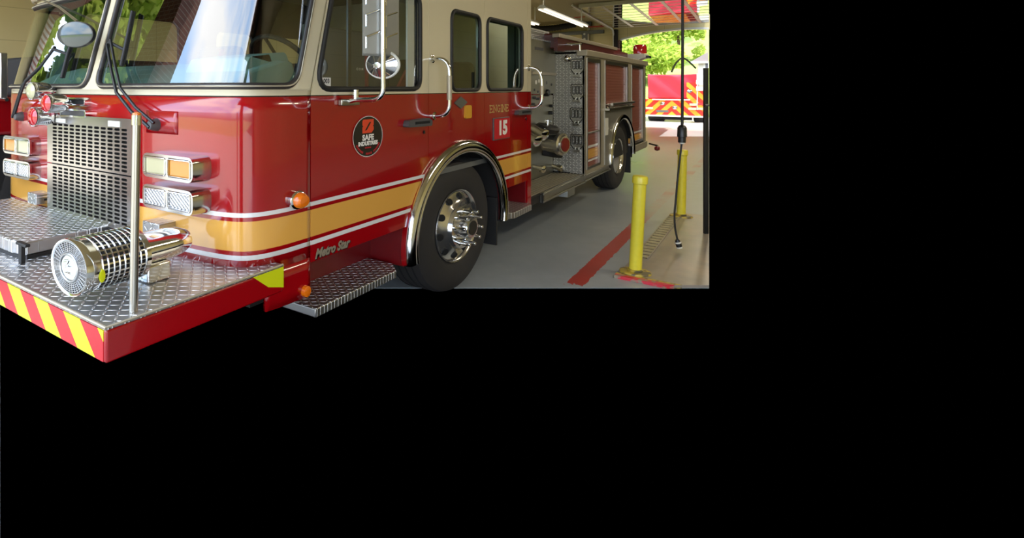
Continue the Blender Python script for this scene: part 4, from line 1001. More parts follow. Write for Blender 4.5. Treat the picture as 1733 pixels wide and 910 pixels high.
# ================================================================== THE BAY
def struct(name, mb, mat, smooth=0, **k):
    o = mb.build(name, mat, None, smooth, **k); o['kind'] = 'structure'; return o
def onF(r, d, z=0.): return Vector((c_ * r - s_ * d, s_ * r + c_ * d, z))   # point right / ahead of the viewpoint
UR = (1200 - CX) / F; DN = F * EYE / (487 - CY)
def clip(poly, n, k):
    """keep n.p <= k"""
    out = []
    for i in range(len(poly)):
        p, q = Vector(poly[i]), Vector(poly[(i + 1) % len(poly)]); a, b = p.dot(n) - k, q.dot(n) - k
        if a <= 0: out.append(p)
        if (a < 0) != (b < 0): out.append(p.lerp(q, a / (a - b)))
    return out
FW, RT = Vector((-s_, c_)), Vector((c_, s_))
def seen(poly):    # the stretch of ground the photograph looks out over
    return clip(clip(poly, -FW, -DN), RT - FW * UR, 0)
YW = onY(1150, 219, 24.3).y; YW = 24.3
mb = MB()
def flat(poly, z=0., th=.004):
    if len(poly) < 3: return
    mb.prism([tuple(p) for p in poly], [], lambda x, y: Vector((x, y, z - th)), lambda x, y: Vector((x, y, z)))
whole = [Vector(p) for p in ((-11.5, -1.2), (6, -1.2), (6, 40), (-50, 40), (-50, 24.3), (-11.5, 24.3))]
flat(seen(whole))
inner = [Vector(p) for p in ((-11.5, -1.2), (5.6, -1.2), (5.6, 24), (-11.5, 24))]
flat(clip(clip(inner, RT + FW * UR, 0), -FW, -1.96)); flat(clip(inner, FW, 1.96)); flat(clip(clip(inner, FW * 1.2 - RT, 0), -FW, -1.96))
struct('floor', mb, 'floor_epoxy')
mb = MB(); flat([Vector(p) for p in ((-40, -14), (12, -14), (12, -1.2), (-40, -1.2))], -.005)
struct('apron', mb, 'apron_concrete')
# raised island between the bays
XI, YI = -1.085, 5.13
isl = seen([Vector(p) for p in ((XI, YI), (6, YI - .2), (6, 8.15), (XI + .02, 8.15))])
mb = MB(); flat(isl, .022, .021); struct('island_slab', mb, 'slab_concrete')
e = [Vector(p) for p in ((XI - .02, YI - .05), (3, YI - .255), (3, YI - .20), (XI - .02, YI + .01))]
mb = MB(); flat(seen(e), .024, .03); struct('island_edge', mb, 'worn_red')
e = [Vector(p) for p in ((XI - .02, YI + .01), (3, YI - .20), (3, YI - .17), (XI - .02, YI + .05))]
mb = MB(); flat(seen(e), .0245, .03); struct('island_edge_stripe', mb, 'worn_yellow')
# drain
mb = MB(); x0 = XI + .0; dy0, dy1 = 5.75, 7.85
mb.box(x0, x0 + .012, dy0, dy1, 0, .030); mb.box(x0 + .118, x0 + .13, dy0, dy1, 0, .030)
dr = thing('drain_grate', 'long narrow yellowed drain grate in the floor between the two yellow bollards', 'drain', (x0 + .065, 6.8, 0))
mb.build('drain_frame', 'slab_concrete', dr)
mb = MB(); mb.box(x0 + .012, x0 + .118, dy0, dy1, .002, .0235); mb.build('drain_channel', 'drain_shade', dr)
mb = MB(); k = 0; y = dy0 + .03
while y < dy1 - .08:
    mb.box(x0 + .014, x0 + .116, y, y + .07, .01, .029); y += .115
mb.build('grate_bars', 'drain_tan', dr)
# bollards
def bollard(px, pyb, pxt, pyt, label):
    b = onZ(px, pyb, .022); b2 = onY(pxt, pyt, b.y); t = thing('bollard', label, 'bollard', (b.x, b.y, .022), 'yellow bollards')
    up = Vector((b2.x - b.x, 0, b2.z - b.z))
    r = .050
    mb = MB(); mb.tube([b + Vector((0, 0, .01)), b + up], r, 28); mb.build('post', 'yellow_paint', t, 60)
    mb = MB(); mb.lathe([(-.055, r), (-.05, r + .010), (0, r + .010), (.012, r + .004), (.016, 0)], b + up, up, 28); mb.build('post_cap', 'yellow_paint', t, 40)
    mb = MB(); mb.lathe([(0, .125), (.014, .122), (.016, .06), (.03, r + .012), (.036, r)], b, (0, 0, 1), 32, 1.0, .9, up=(0, 1, 0)); fl = mb.build('base_flange', 'worn_yellow', t, 40)
    for k in range(4):
        a = PI / 4 + k * PI / 2; mb = MB(); mb.lathe([(0, .018), (.014, .018), (.016, .008), (.022, 0)], b + Vector((math.cos(a) * .095, math.sin(a) * .085, .014)), (0, 0, 1), 6); mb.build('anchor_bolt', 'worn_yellow', t, 30)
bollard(1075, 461, 1083.5, 300, 'nearer yellow steel bollard at the red painted edge of the slab')
bollard(1152.5, 366, 1155, 255, 'farther yellow steel bollard behind the hanging black cord')
# hanging power cord
DC = 5.4; tcord = thing('power_cord', 'black power cord hanging from the ceiling with a bulky connector and a dangling plug', 'power cord', onD(1148, 413, DC))
mb = MB(); mb.tube([Vector((*onD(1155.5, 0, DC).to_2d(), 4.3)), onD(1155.2, 100, DC), onD(1154.5, 213, DC)], .0125, 10); mb.build('drop_cable', 'black_rubber', tcord, 60)
ctop, cb = onD(1154.5, 211, DC), onD(1154, 241, DC); L = (cb - ctop).length; ax = (cb - ctop).normalized()
mb = MB(); mb.lathe([(0, .014), (.01, .028), (.03, .040), (L * .68, .042), (L * .70, .034), (L, .033), (L + .001, 0)], ctop, ax, 20); mb.build('connector', 'black_plastic', tcord, 40)
mb = MB(); mb.lathe([(L, .026), (L + .012, .026), (L + .013, 0)], ctop, ax, 16); mb.build('connector_ring', 'white_metal', tcord)
path = smooth_path([onD(x, y, DC) for x, y in ((1154, 240), (1150.5, 270), (1147, 300), (1143.5, 340), (1141.5, 365), (1143, 388), (1147, 408))])
mb = MB(); mb.tube(path, .0085, 8); mb.build('plug_cable', 'black_rubber', tcord, 60)
a, b = onD(1146, 405, DC), onD(1149.5, 417, DC); mb = MB(); mb.tube([a, a.lerp(b, .4), b], [.014, .028, .026], 12); pl = mb.build('plug', 'black_plastic', tcord, 40)
mb = MB(); mb.tube([a.lerp(b, .3), a.lerp(b, .5)], .030, 12); mb.tube([b, b + (b - a).normalized() * .014], .026, 12); mb.build('plug_band', 'white_metal', tcord)
mb = MB(); mb.tube(smooth_path([onD(x, y, DC) for x, y in ((1136.5, 122), (1142, 110), (1149, 101.5), (1155, 98.5), (1162, 101), (1170, 108), (1177.5, 115.5))], 5), .0085, 8); mb.build('strain_loop', 'green_dark', tcord, 60)
# black cabinet just reaching into view
b = onZ(1196, 406, 0); cbt = thing('black_cabinet', 'tall black upright at the right edge of the picture, on the concrete slab', 'cabinet', (b.x, b.y, .022))
p0, p1 = onD(1192.5, 300, 6.05), onD(1199.8, 300, 6.05)
mb = MB(); q = [tuple(p0.to_2d()), tuple(p1.to_2d()), tuple((p1.to_2d() + FW * .03)), tuple((p0.to_2d() + FW * .03))]
zt = 1.6 + (148 - 115) / F * 6.05
mb.prism(q, [], lambda x, y: Vector((x, y, .022)), lambda x, y: Vector((x, y, zt))); mb.build('cabinet_side', 'black_plastic', cbt, bevel=.004)
mb = MB(); r0, r1 = onD(1193, 178, 6.02), onD(1199.5, 178, 6.02); mb.tube([r0, r1], .012, 8); mb.build('cabinet_hinge', 'grey_plastic', cbt)

# ---- walls, ceiling, the rear opening
ZC = 4.30
XR = YW / (s_ * UR + c_) * (c_ * UR - s_)
jl = onY(1050, 68, YW); apx = onY(1158, 49.5, YW)
xo, zo = jl.x, jl.z
def archz(x): return apx.z - (apx.z - zo) * min(1, ((x - apx.x) / (xo - apx.x)) ** 2)
outl = [(-11.5, 0), (xo, 0), (xo, zo)] + [(xo + (XR - xo) * i / 16, archz(xo + (XR - xo) * i / 16)) for i in range(1, 17)] + [(XR, ZC), (-11.5, ZC)]
mb = MB(); mb.prism(outl, [], lambda x, z: Vector((x, YW + .25, z)), lambda x, z: Vector((x, YW, z))); struct('wall_back', mb, 'wall_paint')
mb = MB(); pth = [Vector((xo, YW - .005, 0)), Vector((xo, YW - .005, zo))] + [Vector((xo + (XR - xo) * i / 16, YW - .005, archz(xo + (XR - xo) * i / 16) - .01)) for i in range(0, 17)]
for i in range(1, 17):
    a, b = pth[i + 1], pth[i + 2] if i + 2 < len(pth) else pth[i + 1]
    mb.add([a, b, b + Vector((0, .26, 0)), a + Vector((0, .26, 0)), a + Vector((0, 0, .07)), b + Vector((0, 0, .07)), b + Vector((0, .26, .07)), a + Vector((0, .26, .07))], [(0, 1, 2, 3), (4, 7, 6, 5), (0, 4, 5, 1)])
struct('trim_1', mb, 'white_metal')
mb = MB(); mb.box(xo - .22, xo, YW - .06, YW + .27, 0, zo); struct('trim_2', mb, 'brick')
ceil = [Vector((-11.5, .5)), Vector((-1.75, .5)), Vector((-1.75, -1.2)), Vector((5.6, -1.2)), Vector((5.6, 20.5)), onF(16.9 * .95, 16.9).to_2d(), onF(16.9 * UR, 16.9).to_2d(), Vector((XR, YW)), Vector((-11.5, YW))]
mb = MB(); mb.prism([tuple(p) for p in ceil], [], lambda x, y: Vector((x, y, ZC + .1)), lambda x, y: Vector((x, y, ZC))); struct('ceiling', mb, 'ceiling_paint')
mb = MB(); mb.box(-11.6, -11.5, .5, YW, 0, ZC); struct('wall_left', mb, 'wall_paint')
mb = MB(); mb.box(5.6, 5.7, -1.2, 23.9, 0, ZC); struct('wall_right', mb, 'wall_paint')
# front wall behind the viewpoint: brick piers and a header over the open doors
mb = MB()
for x0, x1 in ((-12.4, -11.0), (-5.2, -4.75)): mb.box(x0, x1, .15, .5, 0, ZC)
mb.box(-11.6, -1.75, .15, .5, 4.15, ZC)
for x0, x1 in ((-1.05, -.35), (4.9, 5.7)): mb.box(x0, x1, -1.55, -1.2, 0, ZC)
mb.box(-1.9, 5.7, -1.55, -1.2, 3.55, ZC); mb.box(-1.9, -1.75, -1.2, .15, 3.55, ZC)
struct('wall_front', mb, 'brick')
# dark beam line and boxed column on the back wall
mb = MB(); a = onY(940, 57, YW - .12); mb.box(-11.4, xo - .6, YW - .16, YW, a.z - .09, a.z + .05); struct('trim_3', mb, 'badge_grey')
mb = MB(); p = onY(1042, 60, YW - .1); mb.box(p.x - .05, p.x + .07, YW - .2, YW, 0, onY(1042, 50, YW - .1).z); struct('trim_4', mb, 'underbody')
# open sectional door lying flat under the ceiling
ZDO = onY(1120, 45, YW - .3).z + .04
y0d, y1d = YW - 5.4, YW - .55
xl_ = xo - .10; xr_ = lambda y: y / (s_ * UR + c_) * (c_ * UR - s_)
ohd = MB(); rows = 9
for j in range(rows + 1):
    y = y0d + (y1d - y0d) * j / rows; ohd.box(xl_, xr_(y), y - .03, y + .03, ZDO - .010, ZDO + .03)
for x in (-5.35, -4.5, -3.65, -2.8, -2.25):
    if x < xr_(y1d): ohd.box(x - .05, x + .05, y0d, y1d, ZDO - .012, ZDO + .025)
ohd.box(xl_, xr_(y0d), y0d - .10, y0d - .04, ZDO - .04, ZDO + .08)
for v in ohd.v: v.z += (y1d - v.y) * .052
dd = struct('door_1', ohd, 'satin_aluminium')
mb = MB()
mb.add([Vector((xl_, y0d, ZDO - .006)), Vector((xr_(y0d), y0d, ZDO - .006)), Vector((xr_(y1d), y1d, ZDO - .006)), Vector((xl_, y1d, ZDO - .006)), Vector((xl_, y0d, ZDO + .008)), Vector((xr_(y0d), y0d, ZDO + .008)), Vector((xr_(y1d), y1d, ZDO + .008)), Vector((xl_, y1d, ZDO + .008))], [(0, 3, 2, 1), (4, 5, 6, 7), (0, 1, 5, 4), (1, 2, 6, 5), (2, 3, 7, 6), (3, 0, 4, 7)])
for v in mb.v: v.z += (y1d - v.y) * .052
M_ = NT('door_glazing'); tr_ = M_.n('ShaderNodeBsdfTranslucent'); tr_.inputs[0].default_value = (.9, .86, .82, 1); gl_ = M_.n('ShaderNodeBsdfGlossy'); gl_.inputs['Roughness'].default_value = .03; mx = M_.n('ShaderNodeMixShader'); mx.inputs[0].default_value = .85
M_.l(tr_.outputs[0], mx.inputs[1]); M_.l(gl_.outputs[0], mx.inputs[2]); M_.l(mx.outputs[0], M_.out.inputs[0]); M['door_glazing'] = M_.m
mb.build('door_glazing', 'door_glazing', dd)
# door track
tk = thing('door_track', 'curved metal door track running from the jamb up to the open overhead door', 'door track', (xo - .2, YW - .5, ZDO))
xt = xo - .22
mb = MB(); pt = [Vector((xt, YW - .15, 1.8)), Vector((xt, YW - .15, ZDO - .5))] + arc((xt, YW - .15, ZDO - .45), (xt, YW - .15, ZDO), (xt, YW - .6, ZDO), 6) + [Vector((xt, y0d - .4, ZDO + .27))]
mb.tube(pt, .035, 8); mb.build('track_rail', 'white_metal', tk, 60)
for y in (y0d - .3, y0d + 1.6, y0d + 3.4):
    mb = MB(); mb.box(xt - .02, xt + .02, y - .02, y + .02, ZDO + .05 * (y1d - y), ZC); mb.build('track_hanger', 'satin_aluminium', tk)
# fluorescent fixtures
def fixture(pa, pb, z, label, org=None):
    a, b = onZ(*pa, z), onZ(*pb, z); t = thing('fluorescent_light', label, 'ceiling light', (a + b) / 2, 'fluorescent lights')
    L = b - a; d = L.normalized(); n = Vector((-d.y, d.x, 0))
    mb = MB(); w = .14
    v = [a - n * w, b - n * w, b + n * w, a + n * w]; mb.add([p + Vector((0, 0, .03)) for p in v] + [p.lerp((a + b) / 2, .0) + Vector((0, 0, .12)) for p in (a - n * .05, b - n * .05, b + n * .05, a + n * .05)], [(0, 3, 2, 1), (4, 5, 6, 7), (0, 1, 5, 4), (1, 2, 6, 5), (2, 3, 7, 6), (3, 0, 4, 7)]); mb.build('fixture_housing', 'white_metal', t)
    for k in (-.07, .07):
        mb = MB(); mb.tube([a + n * k, b + n * k], .020, 8); mb.build('lamp_tube', 'lamp_tube', t, 60)
    for q in (.04, .9):
        p = a.lerp(b, q); mb = MB(); mb.tube([p + Vector((0, 0, .1)), Vector((p.x, p.y, ZC))], .02, 6); mb.build('hanger_rod', 'white_metal', t)
fixture((917, 16), (990, 45), 3.62, 'long lit fluorescent light hanging beyond the rear end of the engine')
fixture((880, 34), (908, 42), 3.72, 'short stretch of hanging fluorescent light just peeking past the cab')
# dark flexible duct slung along the back wall
mb = MB(); p0, p1 = onY(884, 47, YW - .8), onY(974, 41, YW - .8); pth = [p0.lerp(p1, i / 40) + Vector((0, 0, -.10 * math.sin(PI * i / 40))) for i in range(41)]
mb.tube(pth, [.13 if i % 2 else .115 for i in range(41)], 12); hs = thing('exhaust_hose', 'dark ribbed exhaust hose slung along the back wall under the ceiling', 'hose', (p0 + p1) / 2); mb.build('hose', 'underbody', hs, 40)
for k in (4, 36):
    mb = MB(); mb.tube([pth[k], Vector((pth[k].x, pth[k].y, ZC - .002))], .015, 6); mb.build('hose_hanger', 'satin_aluminium', hs, 60)
mb = MB(); q = onY(908, 50, YW - .5); mb.tube([q + Vector((0, 0, .4)), q + Vector((.08, 0, -.5))], .03, 8); mb.build('drop_pipe', 'underbody', hs, 60)
# red sprinkler pipes
mb = MB(); zt_ = ZC
q = onY(985, 27, YW - 2.0)
mb.tube([Vector((q.x, q.y, ZC - .004)), q], .035, 8); mb.tube([onY(955, 30.5, YW - 2.0), onY(990, 28, YW - 2.0)], .03, 8)
o = mb.build('sprinkler_pipe', 'red_pipe', None, 60, org=tuple(q)); o['label'] = 'thin red sprinkler pipe hanging between the long fluorescent light and the overhead door'; o['category'] = 'pipe'; o['group'] = 'red sprinkler pipes'
mb = MB(); q2 = onY(1018.5, 44, YW - .5); mb.tube([Vector((q2.x, q2.y, ZC - .004)), q2], .035, 8); mb.tube([onY(996, 45.5, YW - .5), onY(1027, 44, YW - .5)], .03, 8)

o = mb.build('sprinkler_pipe', 'red_pipe', None, 60, org=tuple(q2)); o['label'] = 'thin red sprinkler pipe low on the back wall, right of the conduit riser'; o['category'] = 'pipe'; o['group'] = 'red sprinkler pipes'
# grey conduit column with two junction boxes
cd = thing('conduit_riser', 'grey conduit riser with junction boxes on the back wall above the hose bed', 'conduit', onY(995, 60, YW - .1))
mb = MB(); q = onY(996, 50, YW - .1); mb.tube([Vector((q.x, q.y, 0)), Vector((q.x, q.y, onY(996, 45, YW - .1).z))], .05, 8); mb.build('conduit', 'satin_aluminium', cd, 60)
q = onY(990.5, 61, YW - .1); mb = MB(); mb.box(q.x - .12, q.x + .10, q.y - .05, q.y + .05, q.z - .32, q.z + .22); mb.build('junction_box', 'badge_grey', cd, bevel=.01)
for dz in (.08, -.12):
    mb = MB(); mb.lathe([(0, .045), (.02, .04), (.025, 0)], Vector((q.x - .02, q.y - .05, q.z + dz)), (0, -1, 0), 14); mb.build('indicator_light', 'white_metal', cd)
q = onY(996, 40, YW - .1); mb = MB(); mb.box(q.x - .14, q.x + .12, q.y - .08, q.y + .06, q.z - .12, q.z + .1); mb.build('motor_box', 'grey_plastic', cd, bevel=.02)

# ---- neighbour in the next bay, at the left edge
nb = thing('rescue_vehicle', 'dark red emergency vehicle in the next bay at the left edge of the picture', 'emergency vehicle', (-8.0, 4.5, 0))
XN = -6.75
mb = MB(); mb.box(-9.0, XN, 2.0, 7.5, 1.08, 1.49); mb.build('body_side', 'red_paint', nb, bevel=.04)
mb = MB(); mb.box(-8.95, XN - .03, 2.02, 7.45, .45, 1.08); mb.build('lower_body', 'underbody', nb, bevel=.03)
mb = MB(); mb.box(-8.95, XN - .08, 2.9, 7.4, 1.49, 1.96); mb.build('cab_upper', 'underbody', nb, bevel=.06)
for y in (3.1, 6.6):
    mb = MB(); mb.lathe([(-.3, .40), (-.28, .46), (-.02, .46), (0, .40), (.005, .25), (-.04, .22), (-.04, 0)], (XN - .02, y, .46), (1, 0, 0), 32, KY); mb.build('wheel', 'tyre_rubber', nb, 40)
p = onX(3, 130, XN + .12); mb = MB(); mb.box(XN, XN + .22, p.y - .05, p.y + .02, onX(3, 167, XN + .12).z, onX(3, 90, XN + .12).z); mb.build('side_mirror', 'polished_stainless', nb, bevel=.01)
mb = MB(); mb.tube([Vector((XN, p.y, onX(3, 168, XN).z)), Vector((XN + .25, p.y, onX(3, 168, XN).z))], .02, 8); mb.build('mirror_arm', 'chrome', nb)

# ================================================================== OUTSIDE BEHIND THE BAY
YB = 29.6
def oy(px, py): return onY(px, py, YB)
x0, x1 = oy(1092, 180).x, oy(1196.5, 180).x
be = thing('rear_fire_engine', 'fire engine parked outside, its tail seen with red and orange chevrons and a red tarp', 'fire engine', ((x0 + x1) / 2, YB + 1, 0))
chevron('tail_chevron', oy(1137, 180).x - (x0 + x1) / 2, .50, 1.0, srgb(232, 44, 30), srgb(248, 160, 40))
zt, zm, zb = oy(1140, 168).z, oy(1140, 168).z, oy(1140, 195).z
mb = MB(); mb.box(x0, x1, YB, YB + .1, zb, zt); mb.build('tail_panel', 'tail_chevron', be)
mb = MB(); mb.box(oy(1162, 150).x, oy(1179, 150).x, YB - .02, YB + .3, zt, oy(1165, 139.5).z); mb.box(oy(1181, 150).x, oy(1194, 150).x, YB - .05, YB + .3, zb, oy(1185, 145).z); mb.build('tail_locker', 'tail_chevron', be)
mb = MB(); xa, xb = oy(1096, 145).x, oy(1181, 145).x; za, zz = oy(1140, 167).z, oy(1140, 125).z
mb.grid(lambda u, v: Vector((xa + (xb - xa) * u, YB + .06 + .05 * math.sin(u * 9 + 3 * v) * math.sin(v * 5 + 2 * u) + .10 * math.sin(PI * u) * (1 - v), za + (zz - za) * (v - .0) - .05 * math.sin(PI * u) * v * (1 if v > .9 else 0))), 40, 20); mb.build('tarp', 'tarp_red', be, 60, solid=.01)
mb = MB(); mb.box(x0, x1, YB - .10, YB, oy(1140, 197.5).z, oy(1140, 195).z); mb.box(oy(1104, 168).x, oy(1168, 168).x, YB - .06, YB, oy(1140, 169.5).z, oy(1140, 167.5).z); mb.tube([oy(1181, 124), oy(1181, 186)], .05, 8); mb.tube([oy(1195.5, 136), oy(1195.5, 197)], .04, 8); mb.build('tail_trim', 'white_metal', be)
mb = MB(); mb.box(x0 + .1, x1 - .9, YB + .3, YB + 6, .55, oy(1140, 126).z); mb.build('body', 'red_paint', be)
for (pa, pb) in ((1093, 1121), (1171, 1196)):
    for k in range(1): 
        a, b = oy(pa, 203), oy(pb, 203); mb = MB(); r = (oy(1100, 194).z - 0) / 2 + .12
        mb.lathe([(0, r * .8), (.04, r), ((b.x - a.x) - .04, r), (b.x - a.x, r * .8)], (a.x, YB + .75, r), (1, 0, 0), 28); mb.build('tyre', 'tyre_rubber', be, 40)
mb = MB(); mb.box(oy(1122, 200).x, oy(1170, 200).x, YB + .2, YB + .3, oy(1140, 203).z, oy(1140, 198).z); mb.build('tow_bar', 'underbody', be)
for (px, py) in ((1099, 183), (1172, 184), (1188, 176), (1188, 184), (1174, 177)):
    q = oy(px, py); mb = MB(); mb.box(q.x - .16, q.x + .16, YB - .07, YB + .01, q.z - .05, q.z + .05); mb.build('tail_lamp', 'red_lens' if py in (176,) else 'clear_lens', be, bevel=.01)
for (px, py) in ((1121, 175), (1142, 182), (1167, 154)):
    q = oy(px, py); mb = MB(); mb.lathe([(0, .09), (.03, .08), (.04, 0)], q, (0, -1, 0), 16, 1.3); mb.build('latch', 'chrome', be)
mb = MB(); q = oy(1121, 188); mb.box(q.x - .25, q.x + .25, YB - .02, YB + .01, q.z - .05, q.z + .05); mb.build('tail_nameplate', 'badge_grey', be)
for py in (139, 150): 
    q = oy(1187, py); mb = MB(); mb.box(q.x - .2, q.x + .2, YB - .09, YB + .05, q.z - .10, q.z + .10); mb.build('locker_handle', 'white_metal', be, bevel=.02)
mb = MB(); mb.tube([oy(1187, 154), oy(1187, 165)], .05, 8); mb.build('tail_grab_bar', 'white_metal', be)

# hill, trees, house
def hz(x, y): return max(0, (y - 36) * .30 if y < 70 else 10.2 + (y - 70) * .34) + .5 * math.sin(x * .13) * min(1, max(0, (y - 36) / 10))
mb = MB(); y0h, y1h = 36., 110.
def HP(u, v):
    y = y0h + (y1h - y0h) * v; xr = y / (s_ * UR + c_) * (c_ * UR - s_); x = -46 + (xr + 46) * u
    return Vector((x, y, hz(x, y)))
mb.grid(HP, 40, 40); struct('hillside', mb, 'hill_grass', 60)
def in_view_cut(p): 
    r, d = p.x * RT.x + p.y * RT.y, p.x * FW.x + p.y * FW.y
    return r < UR * d or d < 1
def tree(name, label, base, blobs, n, size, mat, group, trunk_r=.16, cut=True, cat='tree'):
    t = thing(name, label, cat, base, group); base = Vector(base)
    mb = MB(); RR = random.Random(int(abs(base.x * 31 + base.y * 17)))
    tot = sum(b[3] ** 2 for b in blobs)
    for (bx, by, bz, br) in blobs:
        for _ in range(int(n * br * br / tot)):
            d = Vector((RR.gauss(0, 1), RR.gauss(0, 1), RR.gauss(0, 1))).normalized() * br * (RR.random() ** .35); d.z *= .85
            p = base + Vector((bx, by, bz)) + d
            if cut and not in_view_cut(p + Vector((.3, 0, 0))): continue
            a = Vector((RR.gauss(0, 1), RR.gauss(0, 1), RR.gauss(0, .7))).normalized(); b = a.orthogonal().normalized(); s = size * RR.uniform(.6, 1.4)
            mb.add([p - a * s, p + b * s * .55, p + a * s, p - b * s * .55], [(0, 1, 2, 3)])
    if mb.v: mb.build('foliage', mat, t, 0)
    top = max(b[2] for b in blobs)
    if in_view_cut(base + Vector((.4, 0, 0))) or not cut:
        mb = MB(); mb.tube([base + Vector((0, 0, -.3)), base + Vector((.1, 0, top * .5)), base + Vector((0, .1, top))], [trunk_r, trunk_r * .7, trunk_r * .3], 8); mb.build('trunk', 'bark', t, 60)
def blobs(h, w, n, seed):
    q = random.Random(seed); out = [(0, 0, h * .6, w * .6)]
    for _ in range(n): out.append((q.uniform(-w, w) * .7, q.uniform(-w, w) * .5, h * q.uniform(.12, .95), w * q.uniform(.3, .5)))
    return out
G1 = 'trees on the slope outside'
def at(px, d): 
    p = onD(px, 148, d); return (p.x, p.y, hz(p.x, p.y))
tree('leafy_tree', 'bright yellow-green tree by the left jamb of the rear opening', at(1062, 36), blobs(6.2, 2.2, 8, 1), 3600, .16, 'leaf_bright', G1)
tree('leafy_tree', 'rounded bright green tree standing above the middle of the red tarp', at(1146, 42), blobs(5.2, 2.5, 10, 2), 4600, .17, 'leaf_bright', G1)
tree('leafy_tree', 'tall light green tree behind the white house roof', at(1193, 47), blobs(7.2, 2.4, 9, 3), 4200, .18, 'leaf_bright', G1)
tree('shrub', 'low yellowish shrub just above the rear of the hose bed', at(1102, 39), blobs(2.6, 2.4, 8, 4), 3600, .15, 'leaf_bright', G1, .07, cat='shrub')
tree('leafy_tree', 'darker green tree on the slope, upper left of the arched opening', at(1078, 58), blobs(9, 4.5, 11, 5), 5200, .28, 'leaf_mid', G1)
tree('leafy_tree', 'mid green tree on the slope behind the hanging cord', at(1143, 66), blobs(9, 3.6, 11, 6), 5600, .30, 'leaf_mid', G1)
tree('leafy_tree', 'mid green tree high on the slope at the right edge', at(1190, 74), blobs(9, 4, 11, 7), 5000, .30, 'leaf_mid', G1)
tree('leafy_tree', 'hazy dark tree near the top of the slope under the arch', at(1108, 88), blobs(10, 5.5, 11, 8), 5200, .4, 'leaf_mid', G1)
tree('leafy_tree', 'hazy dark tree near the top of the slope, right of the cord', at(1172, 100), blobs(10, 5.5, 11, 9), 5000, .4, 'leaf_mid', G1)
YH2 = 38.
h0 = onY(1181.5, 100, YH2); h1 = onY(1199.5, 100, YH2); ho = thing('house', 'pale house corner with grey shingle roof at the right edge, beyond the parked engine', 'house', ((h0.x + h1.x) / 2, YH2 + 1, 0))
ze = onY(1185, 104, YH2).z; zr = onY(1199.5, 88, YH2).z
mb = MB(); mb.prism([tuple(h0.to_2d()), tuple(h1.to_2d()), (h1.x - .38, YH2 + 3), (h0.x, YH2 + 3)], [], lambda x, y: Vector((x, y, 0)), lambda x, y: Vector((x, y, ze))); mb.build('house_wall', 'house_siding', ho)
hw = h1.x - h0.x
mb = MB(); mb.add([Vector((h0.x - .35, YH2 - .3, ze - .02)), Vector((h1.x, YH2 - .3, ze - .02)), Vector((h1.x - .35, YH2 + 3, ze - .02)), Vector((h0.x - .35, YH2 + 3, ze - .02)), Vector((h1.x, YH2 - .3, zr)), Vector((h1.x - .35, YH2 + 3, zr))], [(0, 1, 2, 3), (0, 4, 1), (0, 3, 5, 4), (3, 2, 5), (1, 4, 5, 2)]); mb.build('house_roof', 'roof_shingle', ho, 0)
mb = MB(); mb.box(h0.x - .35, h1.x, YH2 - .34, YH2 - .28, ze - .12, ze); mb.build('roof_fascia', 'white_metal', ho)
a, b = onY(1190, 105, YH2), onY(1199, 118, YH2); mb = MB(); mb.box(a.x, b.x, YH2 - .06, YH2, b.z, a.z); w = mb.build('house_window', 'white_metal', ho)
mb = MB(); mb.box(a.x + .12, b.x - .02, YH2 - .08, YH2 - .05, b.z + .06, a.z - .06); mb.build('window_pane', 'grey_plastic', ho)

# trees and street in front of the bay, behind the viewpoint (they show in the windscreen and the chrome)
G2 = 'trees in front of the bay'
k = 0
for (x, y, h, w, lab) in ((-19, .9, 12, 3.7, 'broad green tree in front of the bay, mirrored in the far windscreen'), (-29, -2.0, 14, 4.4, 'tall green tree left of the bay front, mirrored in the windscreen edge'), (-19.5, -5.2, 12, 3.2, 'green tree across the drive, mirrored in the near windscreen'), (-30, -12, 15, 3.6, 'large green tree farther across the drive')):
    tree('shade_tree', lab, (x, y, 0), blobs(h, w, 34, 20 + k), 19000, .27, 'leaf_bright', G2, .3, cut=False); k += 1
mb = MB(); mb.box(-60, 30, -60, -14, -.1, -.02); struct('ground', mb, 'hill_grass')

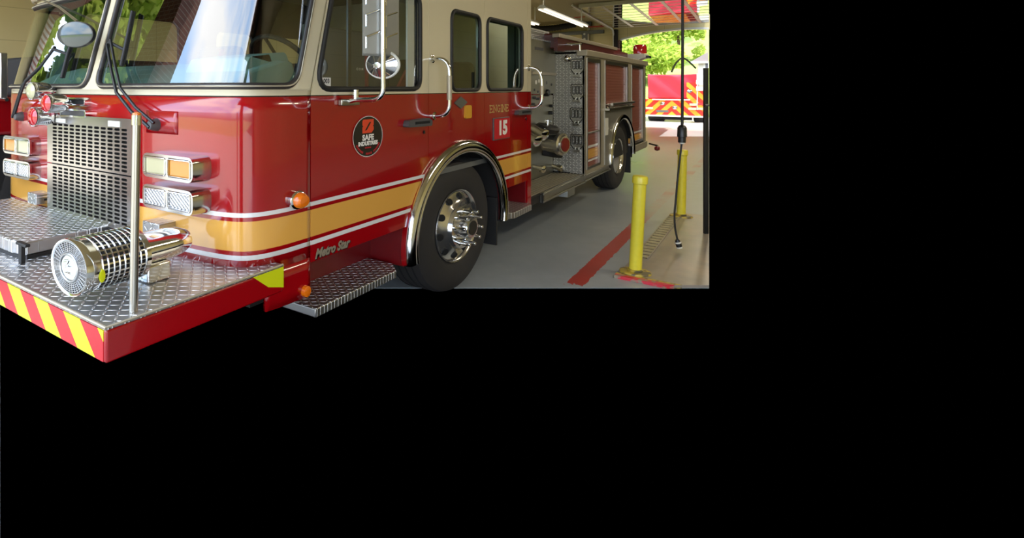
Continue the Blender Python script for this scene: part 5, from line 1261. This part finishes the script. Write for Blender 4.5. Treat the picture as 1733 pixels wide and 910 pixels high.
# ================================================================== LIGHT
w = bpy.data.worlds.new('world'); S.world = w; w.use_nodes = True; nt = w.node_tree; nt.nodes.clear()
tc = nt.nodes.new('ShaderNodeTexCoord'); sx = nt.nodes.new('ShaderNodeSeparateXYZ'); nt.links.new(tc.outputs['Generated'], sx.inputs[0])
def mr(v, a, b):
    x = nt.nodes.new('ShaderNodeMapRange'); nt.links.new(v, x.inputs[0]); x.inputs[1].default_value = a; x.inputs[2].default_value = b; return x.outputs[0]
f1 = mr(sx.outputs[1], .06, -.10); f2 = mr(sx.outputs[2], -.02, .02)
nz = nt.nodes.new('ShaderNodeTexNoise'); nz.inputs['Scale'].default_value = 3.2; nz.inputs['Detail'].default_value = 5; nt.links.new(tc.outputs['Generated'], nz.inputs['Vector'])
mx = nt.nodes.new('ShaderNodeMix'); mx.data_type = 'RGBA'; nt.links.new(mr(nz.outputs[0], .42, .62), mx.inputs[0]); mx.inputs[6].default_value = (.42, .62, .95, 1); mx.inputs[7].default_value = (1, 1, 1, 1)
mm = nt.nodes.new('ShaderNodeMath'); mm.operation = 'MULTIPLY'; nt.links.new(f1, mm.inputs[0]); nt.links.new(f2, mm.inputs[1])
m2 = nt.nodes.new('ShaderNodeMath'); m2.operation = 'MULTIPLY'; nt.links.new(mm.outputs[0], m2.inputs[0]); m2.inputs[1].default_value = 5.6
bg = nt.nodes.new('ShaderNodeBackground'); nt.links.new(mx.outputs[2], bg.inputs[0]); nt.links.new(m2.outputs[0], bg.inputs[1])
wo = nt.nodes.new('ShaderNodeOutputWorld'); nt.links.new(bg.outputs[0], wo.inputs[0])
def light(name, typ, loc, energy, col=(1, 1, 1), **k):
    l = bpy.data.lights.new(name, typ); l.energy = energy; l.color = col
    for a, b in k.items():
        if a not in ('aim', 'rot'): setattr(l, a, b)
    o = bpy.data.objects.new(name, l); COL.objects.link(o); o.location = loc
    if 'aim' in k: o.rotation_euler = (Vector(k['aim']) - Vector(loc)).to_track_quat('-Z', 'Y').to_euler()
    return o
light('sun', 'SUN', (0, -10, 30), 7, (1, .96, .88), angle=.01, aim=(-9, -6, 4))
for i, (x, y) in enumerate(((2.2, 6), (.6, 11), (-6.6, 9), (-6.2, 16), (-1.2, 16.5), (-8.8, 21))):
    light('bay_lamp', 'AREA', (x, y, 4.1), 95 if i == 0 else 80, (1, .89, .67), shape='RECTANGLE', size=.3, size_y=2.4, aim=(x, y, 0))
for o in list(S.objects):
    if 'org' in o: del o['org']
